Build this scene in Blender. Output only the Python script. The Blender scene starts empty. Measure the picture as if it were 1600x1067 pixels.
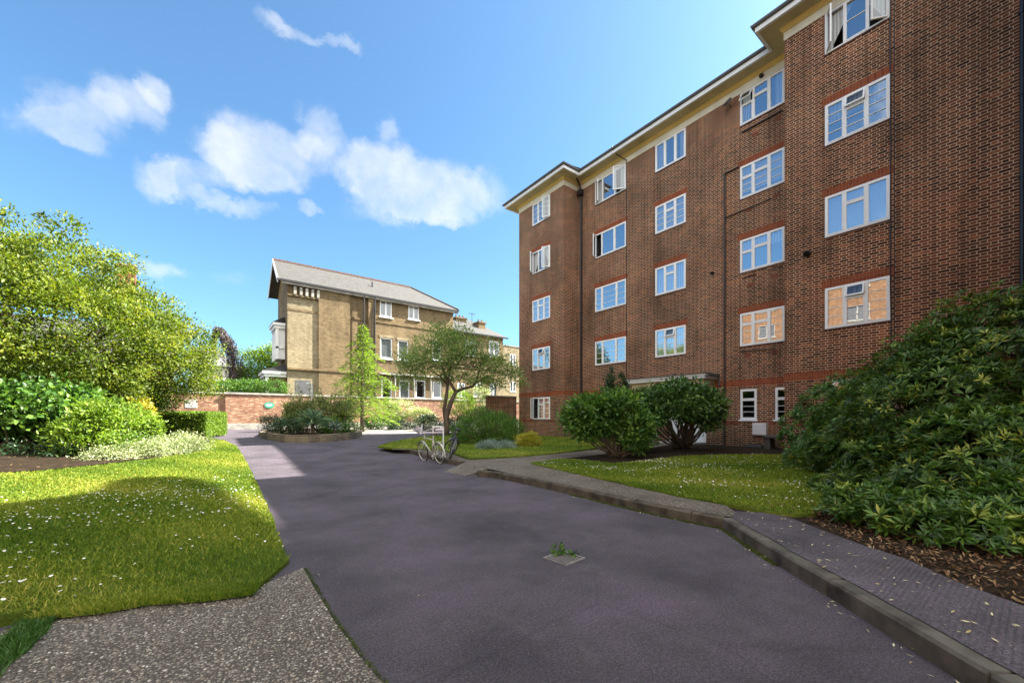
import bpy, bmesh, math, random
import numpy as np
from mathutils import Vector, Matrix, noise
R = math.radians
random.seed(7)
rng = np.random.default_rng(11)
S = bpy.context.scene
COL = S.collection

# ---------------------------------------------------------------- camera
EYE = 1.47                 # eye height above the drive (metres)
FPX = 628.0                # focal length in pixels of a 1600 px wide frame
YAW = R(37.1)              # Y runs along the facade of the flats, X towards it
cam_d = bpy.data.cameras.new('camera')
cam = bpy.data.objects.new('camera', cam_d); COL.objects.link(cam)
cam.location = (0, 0, EYE)
cam.rotation_euler = (R(90), 0, -YAW)
cam_d.sensor_width = 36; cam_d.lens = FPX / 1600 * 36
cam_d.shift_y = (651 - 533.5) / 1600
cam_d.clip_start = 0.05; cam_d.clip_end = 2000
S.camera = cam

# ---------------------------------------------------------------- sun and sky
SUN = Vector((0.944, -0.36, 1.0)).normalized()      # towards the sun
el = math.asin(SUN.z); az = math.atan2(SUN.x, SUN.y)
sd = bpy.data.lights.new('sun', 'SUN'); so = bpy.data.objects.new('sun', sd); COL.objects.link(so)
so.rotation_euler = (-SUN).to_track_quat('-Z', 'Y').to_euler()
so.location = (20, -10, 40)
sd.energy = 4.9; sd.angle = R(0.55); sd.color = (1.0, 0.94, 0.82)

W = bpy.data.worlds.new('World'); S.world = W; W.use_nodes = True
wt = W.node_tree; wt.nodes.clear()
def wn(t, **k):
    n = wt.nodes.new(t)
    for a, b in k.items(): setattr(n, a, b)
    return n
def wl(a, b): wt.links.new(a, b)
def wm(op, a, b=None, c=None, clamp=False):
    n = wn('ShaderNodeMath', operation=op); n.use_clamp = clamp
    for i, v in enumerate((a, b, c)):
        if v is None: continue
        if isinstance(v, (int, float)): n.inputs[i].default_value = v
        else: wl(v, n.inputs[i])
    return n.outputs[0]
sky = wn('ShaderNodeTexSky', sky_type='NISHITA'); sky.sun_disc = False
sky.sun_elevation = el; sky.sun_rotation = az; sky.altitude = 30
sky.air_density = 1.0; sky.dust_density = 1.35; sky.ozone_density = 2.2
tc = wn('ShaderNodeTexCoord'); sep = wn('ShaderNodeSeparateXYZ')
nz = wn('ShaderNodeTexNoise'); nz.inputs['Scale'].default_value = 7.5; nz.inputs['Detail'].default_value = 11; nz.inputs['Roughness'].default_value = 0.6
wl(tc.outputs['Generated'], nz.inputs['Vector'])
nz2 = wn('ShaderNodeTexNoise'); nz2.inputs['Scale'].default_value = 7; nz2.inputs['Detail'].default_value = 10; nz2.inputs['Roughness'].default_value = 0.62
wl(tc.outputs['Generated'], nz2.inputs['Vector'])
wl(tc.outputs['Generated'], sep.inputs[0])
sepc = wn('ShaderNodeSeparateColor'); wl(nz2.outputs['Color'], sepc.inputs[0])
azn = wm('ARCTAN2', sep.outputs[0], sep.outputs[1])
azn = wm('ADD', azn, wm('MULTIPLY', wm('SUBTRACT', sepc.outputs[0], 0.5), 0.17))
eln = wm('ARCSINE', sep.outputs[2])
eln = wm('ADD', eln, wm('MULTIPLY', wm('SUBTRACT', sepc.outputs[1], 0.5), 0.13))
CLOUDS = [(60,190,60,34,.8),(120,185,70,48,1.1),(195,165,60,40,1),(245,145,32,26,.8),(120,225,35,25,.6),
 (240,278,48,28,1),(300,285,55,26,.9),(360,245,50,38,.9),(420,232,75,50,1.15),(490,205,36,36,.9),(400,270,60,26,.8),
 (380,316,44,14,.8),(478,320,26,11,.8),(560,265,50,38,.9),(610,285,65,52,1),(680,300,75,48,1),(750,305,58,34,.85),
 (690,340,60,16,.7),(606,212,22,16,.6),(428,36,28,16,.8),(470,50,38,13,.8),(535,60,30,12,.75),(240,430,42,14,.6),(355,437,45,12,.5),
 (620,330,70,25,.6)]
tot = None
for px, py, rx, ry, st in CLOUDS:
    t = (px - 800) / FPX; q = math.sqrt(1 + t * t)
    a = math.atan(t) + YAW; e = math.atan((651 - py) / FPX / q)
    ra = 1.35 * rx / FPX / q**2; re = 1.35 * ry / FPX / q * math.cos(e)**2
    dx = wm('MULTIPLY', wm('SUBTRACT', azn, a), 1 / ra); dy = wm('MULTIPLY', wm('SUBTRACT', eln, e), 1 / re)
    d2 = wm('ADD', wm('MULTIPLY', dx, dx), wm('MULTIPLY', dy, dy))
    m = wm('MULTIPLY', wm('MAXIMUM', wm('SUBTRACT', 1.0, d2), 0.0), st)
    tot = m if tot is None else wm('ADD', tot, m)
tot = wm('MINIMUM', tot, 1.15)
f = wm('ADD', tot, wm('MULTIPLY', wm('SUBTRACT', nz.outputs[0], 0.5), 2.6))
f = wm('MULTIPLY', f, wm('MULTIPLY', tot, 2.0, clamp=True))
mr = wn('ShaderNodeMapRange', interpolation_type='SMOOTHSTEP'); mr.inputs[1].default_value = -0.1; mr.inputs[2].default_value = 2.35
mr.inputs[4].default_value = 0.9
wl(f, mr.inputs[0])
CLOUD_V = 2.45; SKY_FILL = 5.3; SKY_GAIN = (0.385, 0.55, 0.61)
tint = wn('ShaderNodeVectorMath', operation='MULTIPLY'); tint.inputs[1].default_value = SKY_GAIN
wl(sky.outputs[0], tint.inputs[0])
mixc = wn('ShaderNodeMix', data_type='RGBA')
wl(mr.outputs[0], mixc.inputs[0]); wl(tint.outputs[0], mixc.inputs[6]); mixc.inputs[7].default_value = (CLOUD_V, CLOUD_V, CLOUD_V * 1.0, 1)
# added, unseen cloud glow behind the viewer and overhead: fill light for the shaded side
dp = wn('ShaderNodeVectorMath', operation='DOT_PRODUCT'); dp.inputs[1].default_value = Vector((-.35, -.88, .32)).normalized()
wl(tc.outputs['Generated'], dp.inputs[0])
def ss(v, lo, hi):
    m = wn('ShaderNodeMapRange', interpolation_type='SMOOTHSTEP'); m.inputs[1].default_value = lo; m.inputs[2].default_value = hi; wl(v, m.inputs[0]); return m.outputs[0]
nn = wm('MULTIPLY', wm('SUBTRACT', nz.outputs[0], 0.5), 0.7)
fill_mask = wm('MAXIMUM', ss(wm('ADD', dp.outputs['Value'], nn), .3, .6), ss(wm('ADD', sep.outputs[2], wm('MULTIPLY', nn, .4)), .8, .93))
mixf = wn('ShaderNodeMix', data_type='RGBA'); wl(fill_mask, mixf.inputs[0]); wl(mixc.outputs[2], mixf.inputs[6]); mixf.inputs[7].default_value = (SKY_FILL, SKY_FILL, SKY_FILL*.96, 1)
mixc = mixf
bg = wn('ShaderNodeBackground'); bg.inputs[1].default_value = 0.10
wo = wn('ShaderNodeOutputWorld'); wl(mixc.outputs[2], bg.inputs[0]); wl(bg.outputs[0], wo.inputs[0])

S.view_settings.view_transform = 'Standard'; S.view_settings.look = 'None'
S.view_settings.exposure = 2.3; S.view_settings.gamma = 1
S.cycles.max_bounces = 6; S.cycles.transparent_max_bounces = 8
S.cycles.diffuse_bounces = 3; S.cycles.glossy_bounces = 3

# ---------------------------------------------------------------- helpers
FW = Vector((math.sin(YAW), math.cos(YAW), 0)); RT = Vector((math.cos(YAW), -math.sin(YAW), 0))
def gz(x, y):      # fall of the drive
    return float(np.interp(y, [-50, 11, 17, 22, 36, 60, 400], [0, 0, .22, .32, .55, .6, .6]))
def hr(x, y):      # raised ground on the right, in front of the flats
    t = min(1, max(0, (x - 7) / 8)); t = t * t * (3 - 2 * t)
    g = gz(x, y)
    return (g + .145) * (1 - t) + max(.36, g + .1) * t
def hl(x, y):      # left lawn
    t = min(1, max(0, (1.2 - x) / 6))
    return gz(x, y) + .03 + .15 * t
def ray(px, py):
    return FW + RT * ((px - 800) / FPX) + Vector((0, 0, (651 - py) / FPX))
def onz(px, py, h):
    d = ray(px, py); z = 0.0
    for _ in range(30):
        t = (z - EYE) / d.z
        x, y = d.x * t, d.y * t
        z = h(x, y) if callable(h) else h
    return (x, y)
def onX(px, X): d = ray(px, 651); return d.y * X / d.x       # Y of a bearing on the plane X
def onY(px, Y): d = ray(px, 651); return d.x * Y / d.y       # X of a bearing on the plane Y
def zX(px, py, X): d = ray(px, py); return EYE + d.z * X / d.x
def zY(px, py, Y): d = ray(px, py); return EYE + d.z * Y / d.y

def tag(o, label=None, cat=None, group=None, kind=None):
    if label: o['label'] = label
    if cat: o['category'] = cat
    if group: o['group'] = group
    if kind: o['kind'] = kind
    return o
def empty(name, loc=(0, 0, 0), rz=0, label=None, cat=None, group=None):
    o = bpy.data.objects.new(name, None); COL.objects.link(o)
    o.location = loc; o.rotation_euler = (0, 0, rz); o.empty_display_size = .2
    return tag(o, label, cat, group)

class MB:
    def __init__(s): s.v = []; s.f = []; s.m = []; s.M = Matrix(); s.cur = 0
    def add(s, vs, fs):
        b = len(s.v); s.v += [tuple(s.M @ Vector(v)) for v in vs]
        flip = s.M.to_3x3().determinant() < 0
        for f in fs:
            f = [i + b for i in f]
            s.f.append(f[::-1] if flip else f); s.m.append(s.cur)
    def box(s, x0, y0, z0, x1, y1, z1):
        x0, x1 = sorted((x0, x1)); y0, y1 = sorted((y0, y1)); z0, z1 = sorted((z0, z1))
        s.add([(x0,y0,z0),(x1,y0,z0),(x1,y1,z0),(x0,y1,z0),(x0,y0,z1),(x1,y0,z1),(x1,y1,z1),(x0,y1,z1)],
              [(0,3,2,1),(4,5,6,7),(0,1,5,4),(1,2,6,5),(2,3,7,6),(3,0,4,7)])
    def tube(s, pts, rad, n=8, caps=True):
        pts = [Vector(p) for p in pts]
        if not hasattr(rad, '__len__'): rad = [rad] * len(pts)
        vs = []; fs = []; prev = None
        for i, p in enumerate(pts):
            t = (pts[min(i+1, len(pts)-1)] - pts[max(i-1, 0)])
            if t.length < 1e-9: t = Vector((0, 0, 1))
            t.normalize()
            a = prev if prev is not None else (Vector((1, 0, 0)) if abs(t.x) < .9 else Vector((0, 1, 0)))
            a = (a - t * a.dot(t)).normalized(); b = t.cross(a); prev = a
            for k in range(n):
                w = 2 * math.pi * k / n
                vs.append(p + (a * math.cos(w) + b * math.sin(w)) * rad[i])
        for i in range(len(pts) - 1):
            for k in range(n):
                fs.append((i*n+k, i*n+(k+1)%n, (i+1)*n+(k+1)%n, (i+1)*n+k))
        if caps: fs.append(tuple(range(n))[::-1]); fs.append(tuple((len(pts)-1)*n + k for k in range(n)))
        s.add(vs, fs)
    def torus(s, c, ax, r, rt, n=28, m=6):
        c = Vector(c); ax = Vector(ax).normalized()
        a = ax.orthogonal().normalized(); b = ax.cross(a); vs = []; fs = []
        for i in range(n):
            w = 2*math.pi*i/n; d = a*math.cos(w)+b*math.sin(w)
            for k in range(m):
                q = 2*math.pi*k/m; vs.append(c + d*(r+rt*math.cos(q)) + ax*rt*math.sin(q))
        for i in range(n):
            for k in range(m):
                fs.append((i*m+k, ((i+1)%n)*m+k, ((i+1)%n)*m+(k+1)%m, i*m+(k+1)%m))
        s.add(vs, fs)
    def build(s, name, mats, parent=None, smooth=False, bevel=0):
        me = bpy.data.meshes.new(name); me.from_pydata(s.v, [], s.f)
        mats = mats if isinstance(mats, (list, tuple)) else [mats]
        for m in mats: me.materials.append(m)
        if len(mats) > 1: me.polygons.foreach_set('material_index', s.m)
        if smooth: me.polygons.foreach_set('use_smooth', [True] * len(me.polygons))
        me.update()
        o = bpy.data.objects.new(name, me); COL.objects.link(o)
        if parent is not None: o.parent = parent
        if bevel:
            b = o.modifiers.new('bevel', 'BEVEL'); b.width = bevel; b.segments = 2; b.limit_method = 'ANGLE'
        return o

def quadmesh(name, V, F, mat, parent=None, tone=None, smooth=False):
    me = bpy.data.meshes.new(name)
    V = np.ascontiguousarray(V, dtype=np.float32); F = np.ascontiguousarray(F, dtype=np.int32)
    me.vertices.add(len(V)); me.vertices.foreach_set('co', V.ravel())
    me.loops.add(F.size); me.loops.foreach_set('vertex_index', F.ravel())
    me.polygons.add(len(F)); me.polygons.foreach_set('loop_start', np.arange(len(F), dtype=np.int32) * F.shape[1])
    me.update(calc_edges=True)
    if tone is not None:
        at = me.attributes.new('tone', 'FLOAT', 'FACE'); at.data.foreach_set('value', np.asarray(tone, dtype=np.float32))
    if smooth: me.polygons.foreach_set('use_smooth', np.ones(len(F), dtype=bool))
    me.materials.append(mat)
    o = bpy.data.objects.new(name, me); COL.objects.link(o)
    if parent is not None: o.parent = parent
    return o

def patch(name, poly, h, mat, off=0.0, res=.5, skirt=.0, kind='structure', jitter=0):
    """a sheet cut from the ground: polygon of world xy, laid over the height function h"""
    bm = bmesh.new()
    P = []
    for i, p in enumerate(poly):
        q = poly[(i+1) % len(poly)]; L = math.dist(p, q); n = max(1, int(L / (res if not jitter else min(res, .25))))
        for k in range(n):
            t = k / n; w = (0 if k == 0 else jitter)
            P.append((p[0]+(q[0]-p[0])*t + random.uniform(-w, w), p[1]+(q[1]-p[1])*t + random.uniform(-w, w)))
    f = bm.faces.new([bm.verts.new((x, y, 0)) for x, y in P])
    if f.normal.z < 0 or sum(a[0]*b[1]-b[0]*a[1] for a, b in zip(P, P[1:]+P[:1])) < 0: f.normal_flip()
    xs = [p[0] for p in P]; ys = [p[1] for p in P]
    for a0, a1, k in ((min(xs), max(xs), 0), (min(ys), max(ys), 1)):
        n = int((a1 - a0) / res)
        for i in range(1, n + 1):
            co = [0, 0, 0]; co[k] = a0 + i * res + .00013; no = [0, 0, 0]; no[k] = 1
            bmesh.ops.bisect_plane(bm, geom=bm.verts[:]+bm.edges[:]+bm.faces[:], plane_co=co, plane_no=no)
    bmesh.ops.triangulate(bm, faces=[f for f in bm.faces if len(f.verts) > 4])
    for v in bm.verts: v.co.z = h(v.co.x, v.co.y) + off
    if skirt:
        be = [e for e in bm.edges if e.is_boundary]
        r = bmesh.ops.extrude_edge_only(bm, edges=be)
        for g in r['geom']:
            if isinstance(g, bmesh.types.BMVert): g.co.z -= skirt
    me = bpy.data.meshes.new(name); bm.to_mesh(me); bm.free()
    me.materials.append(mat); me.polygons.foreach_set('use_smooth', [not skirt] * len(me.polygons))
    o = bpy.data.objects.new(name, me); COL.objects.link(o); o['kind'] = kind
    return o

def inside(poly, x, y):
    poly = np.asarray(poly); c = np.zeros(len(x), bool); n = len(poly); j = n - 1
    for i in range(n):
        xi, yi = poly[i]; xj, yj = poly[j]
        c ^= ((yi > y) != (yj > y)) & (x < (xj - xi) * (y - yi) / (yj - yi + 1e-12) + xi)
        j = i
    return c

# ---------------------------------------------------------------- materials
class NT:
    def __init__(s, name):
        s.mat = bpy.data.materials.new(name); s.mat.use_nodes = True; s.t = s.mat.node_tree
        s.b = s.t.nodes['Principled BSDF']; s.out = s.t.nodes['Material Output']
    def n(s, typ, **k):
        n = s.t.nodes.new(typ)
        for a, b in k.items():
            if a in n.inputs.keys() and not hasattr(n, a): pass
            setattr(n, a, b)
        return n
    def l(s, a, b): s.t.links.new(a, b)
    def coord(s, kind='pos'):
        if kind == 'pos': return s.n('ShaderNodeNewGeometry').outputs['Position']
        return s.n('ShaderNodeTexCoord').outputs['Object']
    def noise(s, vec, scale, detail=4, rough=.55):
        n = s.n('ShaderNodeTexNoise'); n.inputs['Scale'].default_value = scale; n.inputs['Detail'].default_value = detail
        n.inputs['Roughness'].default_value = rough; s.l(vec, n.inputs['Vector']); return n
    def ramp(s, fac, stops):
        r = s.n('ShaderNodeValToRGB'); s.l(fac, r.inputs[0])
        while len(r.color_ramp.elements) < len(stops): r.color_ramp.elements.new(.5)
        for e, (p, c) in zip(r.color_ramp.elements, stops): e.position = p; e.color = (*c, 1)
        return r.outputs[0]
    def mix(s, fac, a, b, typ='MIX'):
        m = s.n('ShaderNodeMix', data_type='RGBA', blend_type=typ)
        for i, v in ((0, fac), (6, a), (7, b)):
            if isinstance(v, (int, float)): m.inputs[i].default_value = v
            elif isinstance(v, tuple): m.inputs[i].default_value = (*v, 1)
            else: s.l(v, m.inputs[i])
        return m.outputs[2]
    def math(s, op, a, b=0.0, clamp=False):
        m = s.n('ShaderNodeMath', operation=op); m.use_clamp = clamp
        for i, v in enumerate((a, b)):
            if isinstance(v, (int, float)): m.inputs[i].default_value = v
            else: s.l(v, m.inputs[i])
        return m.outputs[0]
    def bump(s, hgt, strength=.3, dist=.01):
        b = s.n('ShaderNodeBump'); b.inputs['Strength'].default_value = strength; b.inputs['Distance'].default_value = dist
        s.l(hgt, b.inputs['Height']); s.l(b.outputs[0], s.b.inputs['Normal'])
    def base(s, c):
        if isinstance(c, tuple): s.b.inputs['Base Color'].default_value = (*c, 1)
        else: s.l(c, s.b.inputs['Base Color'])
    def rough(s, v):
        if isinstance(v, (int, float)): s.b.inputs['Roughness'].default_value = v
        else: s.l(v, s.b.inputs['Roughness'])
    def metal(s, v): s.b.inputs['Metallic'].default_value = v

def m_paint(name, c, rough=.5, var=.12, scale=3, metal=0, spec=.5):
    n = NT(name); p = n.coord()
    f = n.noise(p, scale, 6).outputs[0]
    d = tuple(x * (1 - var * 2.2) for x in c)
    n.base(n.ramp(f, [(.3, d), (.62, c)])); n.rough(rough); n.metal(metal)
    n.b.inputs['Specular IOR Level'].default_value = spec
    n.bump(n.noise(p, scale * 12, 3).outputs[0], .08, .005)
    return n.mat

def m_brick(name, cols, mortar, bw=.225, bh=.075, ms=.011, soldier=False, stain=.35, bump=.6, patch_c=None, soot=None, flemish=False):
    n = NT(name); p = n.coord(); sp = n.n('ShaderNodeSeparateXYZ'); n.l(p, sp.inputs[0])
    u = n.math('ADD', sp.outputs[0], sp.outputs[1]); cb = n.n('ShaderNodeCombineXYZ')
    jit = n.noise(p, 9, 2).outputs[0]
    n.l(n.math('ADD', u, n.math('MULTIPLY', jit, .006)), cb.inputs[0]); n.l(n.math('ADD', sp.outputs[2], n.math('MULTIPLY', jit, .006)), cb.inputs[1])
    def bt(c1, c2, mo, off=0):
        b = n.n('ShaderNodeTexBrick'); b.offset = 0 if soldier else .5
        b.inputs['Scale'].default_value = 1; b.inputs['Brick Width'].default_value = bw; b.inputs['Row Height'].default_value = bh
        b.inputs['Mortar Size'].default_value = ms * .5; b.inputs['Mortar Smooth'].default_value = .2
        b.inputs['Color1'].default_value = (*c1, 1); b.inputs['Color2'].default_value = (*c2, 1); b.inputs['Mortar'].default_value = (*mo, 1)
        n.l(cb.outputs[0], b.inputs['Vector']); return b
    if flemish:
        P = 1.5 * bw; vv = n.math('ADD', sp.outputs[2], n.math('MULTIPLY', jit, .006)); uu = n.math('ADD', u, n.math('MULTIPLY', jit, .006))
        rw = n.math('FLOOR', n.math('DIVIDE', vv, bh)); ush = n.math('ADD', n.math('DIVIDE', n.math('ADD', uu, 500.0), P), n.math('MULTIPLY', rw, .5))
        fu = n.math('MULTIPLY', n.math('FRACT', ush), P); hd = n.math('GREATER_THAN', fu, bw)
        du = n.math('MINIMUM', n.math('MINIMUM', fu, n.math('SUBTRACT', P, fu)), n.math('ABSOLUTE', n.math('SUBTRACT', fu, bw)))
        fv = n.math('MULTIPLY', n.math('FRACT', n.math('DIVIDE', vv, bh)), bh); dv = n.math('MINIMUM', fv, n.math('SUBTRACT', bh, fv))
        dd = n.math('SUBTRACT', n.math('MINIMUM', du, dv), n.math('MULTIPLY', n.math('SUBTRACT', n.noise(p, 60, 2).outputs[0], .5), .008))
        mr0 = n.n('ShaderNodeMapRange'); n.l(dd, mr0.inputs[0]); mr0.inputs[1].default_value = ms*.5-.002; mr0.inputs[2].default_value = ms*.5+.003; mr0.inputs[3].default_value = 1; mr0.inputs[4].default_value = 0
        cb2 = n.n('ShaderNodeCombineXYZ'); n.l(n.math('ADD', n.math('FLOOR', ush), n.math('MULTIPLY', hd, .37)), cb2.inputs[0]); n.l(rw, cb2.inputs[1])
        wnz = n.n('ShaderNodeTexWhiteNoise', noise_dimensions='2D'); n.l(cb2.outputs[0], wnz.inputs['Vector'])
        class B1: outputs = {'Color': wnz.outputs['Value'], 'Fac': mr0.outputs[0]}
        b1 = B1
    else: b1 = bt((0, 0, 0), (1, 1, 1), (.5, .5, .5))
    # cell-wise random tone from snapped coordinates
    row = n.math('FLOOR', n.math('DIVIDE', sp.outputs[2], bh))
    k = len(cols)
    col = n.ramp(b1.outputs['Color'], [(i / max(1, k - 1), c) for i, c in enumerate(cols)])
    mo_n = n.mix(n.noise(p, 1.7, 3).outputs[0], tuple(x * .72 for x in mortar), tuple(min(1, x * 1.2) for x in mortar))
    c = n.mix(b1.outputs['Fac'], col, mo_n)
    big = n.noise(p, .45, 5, .65).outputs[0]
    shade = n.ramp(big, [(.3, (1 - stain,) * 3), (.6, (1, 1, 1))])
    c = n.mix(1.0, c, shade, 'MULTIPLY')
    mps = n.n('ShaderNodeMapping'); mps.inputs['Scale'].default_value = (1.6, 1.6, .12); n.l(p, mps.inputs[0])
    c = n.mix(1.0, c, n.ramp(n.noise(mps.outputs[0], 1.4, 6, .7).outputs[0], [(.32, (1 - stain * .8,) * 3), (.52, (1, 1, 1))]), 'MULTIPLY')
    fine = n.noise(p, 40, 2).outputs[0]
    c = n.mix(1.0, c, n.ramp(fine, [(.25, (.72, .72, .72)), (.7, (1.1, 1.1, 1.1))]), 'MULTIPLY')
    c = n.mix(n.math('MULTIPLY', n.ramp(n.noise(p, .16, 3, .6).outputs[0], [(.42, (0,)*3), (.62, (1,)*3)]), .3 if flemish else 0.0), c, n.mix(1.0, c, (1.25, .92, .8), 'MULTIPLY'))
    if patch_c:
        c = n.mix(n.ramp(n.noise(p, .9, 4).outputs[0], [(.52, (0, 0, 0)), (.66, (.55, .55, .55))]), c, patch_c, 'MIX')
    if soot:   # weather-darkened masonry close to the ground (algae and damp)
        mr = n.n('ShaderNodeMapRange'); n.l(sp.outputs[2], mr.inputs[0]); mr.inputs[1].default_value = soot[0]; mr.inputs[2].default_value = soot[1]
        mr.inputs[3].default_value = .6; mr.inputs[4].default_value = 0
        c = n.mix(n.math('MULTIPLY', mr.outputs[0], n.noise(p, 3, 4).outputs[0]), c, (.05, .045, .03))
    n.base(c); n.rough(.88); n.b.inputs['Specular IOR Level'].default_value = .25
    n.bump(n.math('SUBTRACT', n.math('MULTIPLY', fine, .25), b1.outputs['Fac']), bump, .006)
    return n.mat

def m_leaf(name, cols, rough=.45, trans=.35, spec=.4):
    n = NT(name); a = n.n('ShaderNodeAttribute'); a.attribute_name = 'tone'
    c = n.ramp(a.outputs['Fac'], [(i / (len(cols) - 1), x) for i, x in enumerate(cols)])
    n.base(c); n.rough(rough); n.b.inputs['Specular IOR Level'].default_value = spec
    t = n.n('ShaderNodeBsdfTranslucent'); n.l(n.mix(1.0, c, (1.5, 1.5, .7), 'MULTIPLY'), t.inputs[0])
    ms = n.n('ShaderNodeMixShader'); ms.inputs[0].default_value = trans
    n.l(n.b.outputs[0], ms.inputs[1]); n.l(t.outputs[0], ms.inputs[2]); n.l(ms.outputs[0], n.out.inputs[0])
    return n.mat

def m_bark(name, c=(.09, .065, .045)):
    n = NT(name); p = n.coord('obj')
    v = n.n('ShaderNodeTexVoronoi'); v.inputs['Scale'].default_value = 14
    mp = n.n('ShaderNodeMapping'); mp.inputs['Scale'].default_value = (1, 1, .25); n.l(p, mp.inputs[0]); n.l(mp.outputs[0], v.inputs['Vector'])
    n.base(n.ramp(n.noise(mp.outputs[0], 9, 6).outputs[0], [(.3, tuple(x*.5 for x in c)), (.7, tuple(x*1.5 for x in c))])); n.rough(.95)
    n.bump(v.outputs['Distance'], .8, .02); return n.mat

def m_soil(name, cols, scale=6):
    n = NT(name); p = n.coord()
    f = n.noise(p, scale, 10, .7).outputs[0]
    n.base(n.ramp(f, [(.3, cols[0]), (.5, cols[1]), (.7, cols[2])])); n.rough(1)
    n.b.inputs['Specular IOR Level'].default_value = .1
    n.bump(n.noise(p, 30, 6, .7).outputs[0], 1, .03); return n.mat

def m_asphalt(name, c=(.06, .05, .068), studs=False):
    n = NT(name); p = n.coord()
    f = n.math('ADD', n.math('MULTIPLY', n.noise(p, 120, 3, .9).outputs[0], .5), n.math('MULTIPLY', n.noise(p, 48, 5, .95).outputs[0], .5)); g = n.noise(p, .8, 6, .6).outputs[0]; h2 = n.noise(p, 4, 5, .7).outputs[0]
    col = n.ramp(f, [(.40, tuple(x * .32 for x in c)), (.49, tuple(x * .85 for x in c)), (.55, tuple(x * 1.5 for x in c)), (.62, tuple(min(1, x * 3) for x in c))])
    col = n.mix(1.0, col, n.ramp(g, [(.32, (.55, .54, .57)), (.5, (.95, .92, .95)), (.68, (1.35, 1.2, 1.35))]), 'MULTIPLY')
    col = n.mix(n.ramp(h2, [(.52, (0, 0, 0)), (.72, (.5, .5, .5))]), col, (.045, .04, .038))
    col = n.mix(n.ramp(n.noise(p, 1.9, 7, .75).outputs[0], [(.56, (0, 0, 0)), (.7, (.35, .35, .35))]), col, (.14, .125, .13))
    v2 = n.n('ShaderNodeTexVoronoi', feature='DISTANCE_TO_EDGE'); v2.inputs['Scale'].default_value = .33
    n.l(n.mix(.12, p, n.noise(p, 2.5, 4).outputs['Color'], 'ADD'), v2.inputs['Vector'])
    crack = n.ramp(v2.outputs['Distance'], [(0.0, (.45,) * 3), (.006, (1, 1, 1))])
    if not studs: col = n.mix(.3, col, n.mix(1.0, col, crack, 'MULTIPLY'))
    n.base(col); n.rough(.82); n.b.inputs['Specular IOR Level'].default_value = .35
    if studs:
        sp = n.n('ShaderNodeSeparateXYZ'); n.l(p, sp.inputs[0])
        a = n.math('SINE', n.math('MULTIPLY', n.math('ADD', sp.outputs[0], sp.outputs[1]), 95)); b = n.math('SINE', n.math('MULTIPLY', n.math('SUBTRACT', sp.outputs[0], sp.outputs[1]), 95))
        st = n.math('MULTIPLY', n.math('MAXIMUM', n.math('MULTIPLY', a, b), 0.0), n.ramp(n.noise(p, 1.1, 4).outputs[0], [(.38, (.15,)*3), (.6, (1,)*3)]))
        n.bump(n.math('ADD', n.math('MULTIPLY', st, 1.0), n.math('MULTIPLY', f, .4)), 1.0, .012)
        n.base(n.mix(n.math('MULTIPLY', st, .55), col, tuple(x * .3 for x in c)))
    else: n.bump(n.math('ADD', f, n.math('MULTIPLY', h2, .6)), .9, .014)
    return n.mat

def m_pebble(name, scale=38, base=(.16, .14, .12), lite=(.5, .46, .4), k=1):
    n = NT(name); p = n.coord()
    wp = n.mix(.02, p, n.noise(p, 20, 2).outputs['Color'], 'ADD')
    v = n.n('ShaderNodeTexVoronoi'); v.inputs['Scale'].default_value = scale; v.inputs['Randomness'].default_value = 1; n.l(wp, v.inputs['Vector'])
    sc = n.n('ShaderNodeSeparateColor'); n.l(v.outputs['Color'], sc.inputs[0])
    stone = n.ramp(sc.outputs[0], [(0, (.05, .042, .036)), (.35, base), (.7, tuple((a+b)/2*.8 for a, b in zip(base, lite))), (.93, tuple(x*.8 for x in lite)), (1, lite)])
    stone = n.mix(n.math('MULTIPLY', sc.outputs[1], .35), stone, (.22, .14, .09))
    c = n.mix(n.ramp(v.outputs['Distance'], [(.35, (0, 0, 0)), (.6, (1, 1, 1))]), stone, (.075, .066, .056))
    c = n.mix(1.0, c, n.ramp(n.noise(p, 1.3, 5).outputs[0], [(.3, (.72, .7, .66)), (.65, (1.1, 1.1, 1.1))]), 'MULTIPLY')
    n.base(c); n.rough(.8); n.b.inputs['Specular IOR Level'].default_value = .35
    n.bump(n.math('SUBTRACT', 1.0, v.outputs['Distance']), .9, .014 * k); return n.mat

def m_grass(name, cols=((.05, .085, .01), (.11, .16, .018), (.24, .24, .05))):
    n = NT(name); p = n.coord()
    c = n.ramp(n.noise(p, 1.1, 6, .65).outputs[0], [(.3, cols[0]), (.5, cols[1]), (.7, cols[2])])
    c = n.mix(1.0, c, n.ramp(n.noise(p, 70, 3).outputs[0], [(.3, (.6, .6, .6)), (.7, (1.3, 1.3, 1.3))]), 'MULTIPLY')
    n.base(c); n.rough(1); n.b.inputs['Specular IOR Level'].default_value = .1
    n.bump(n.noise(p, 90, 4, .8).outputs[0], 1, .03); return n.mat

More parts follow.
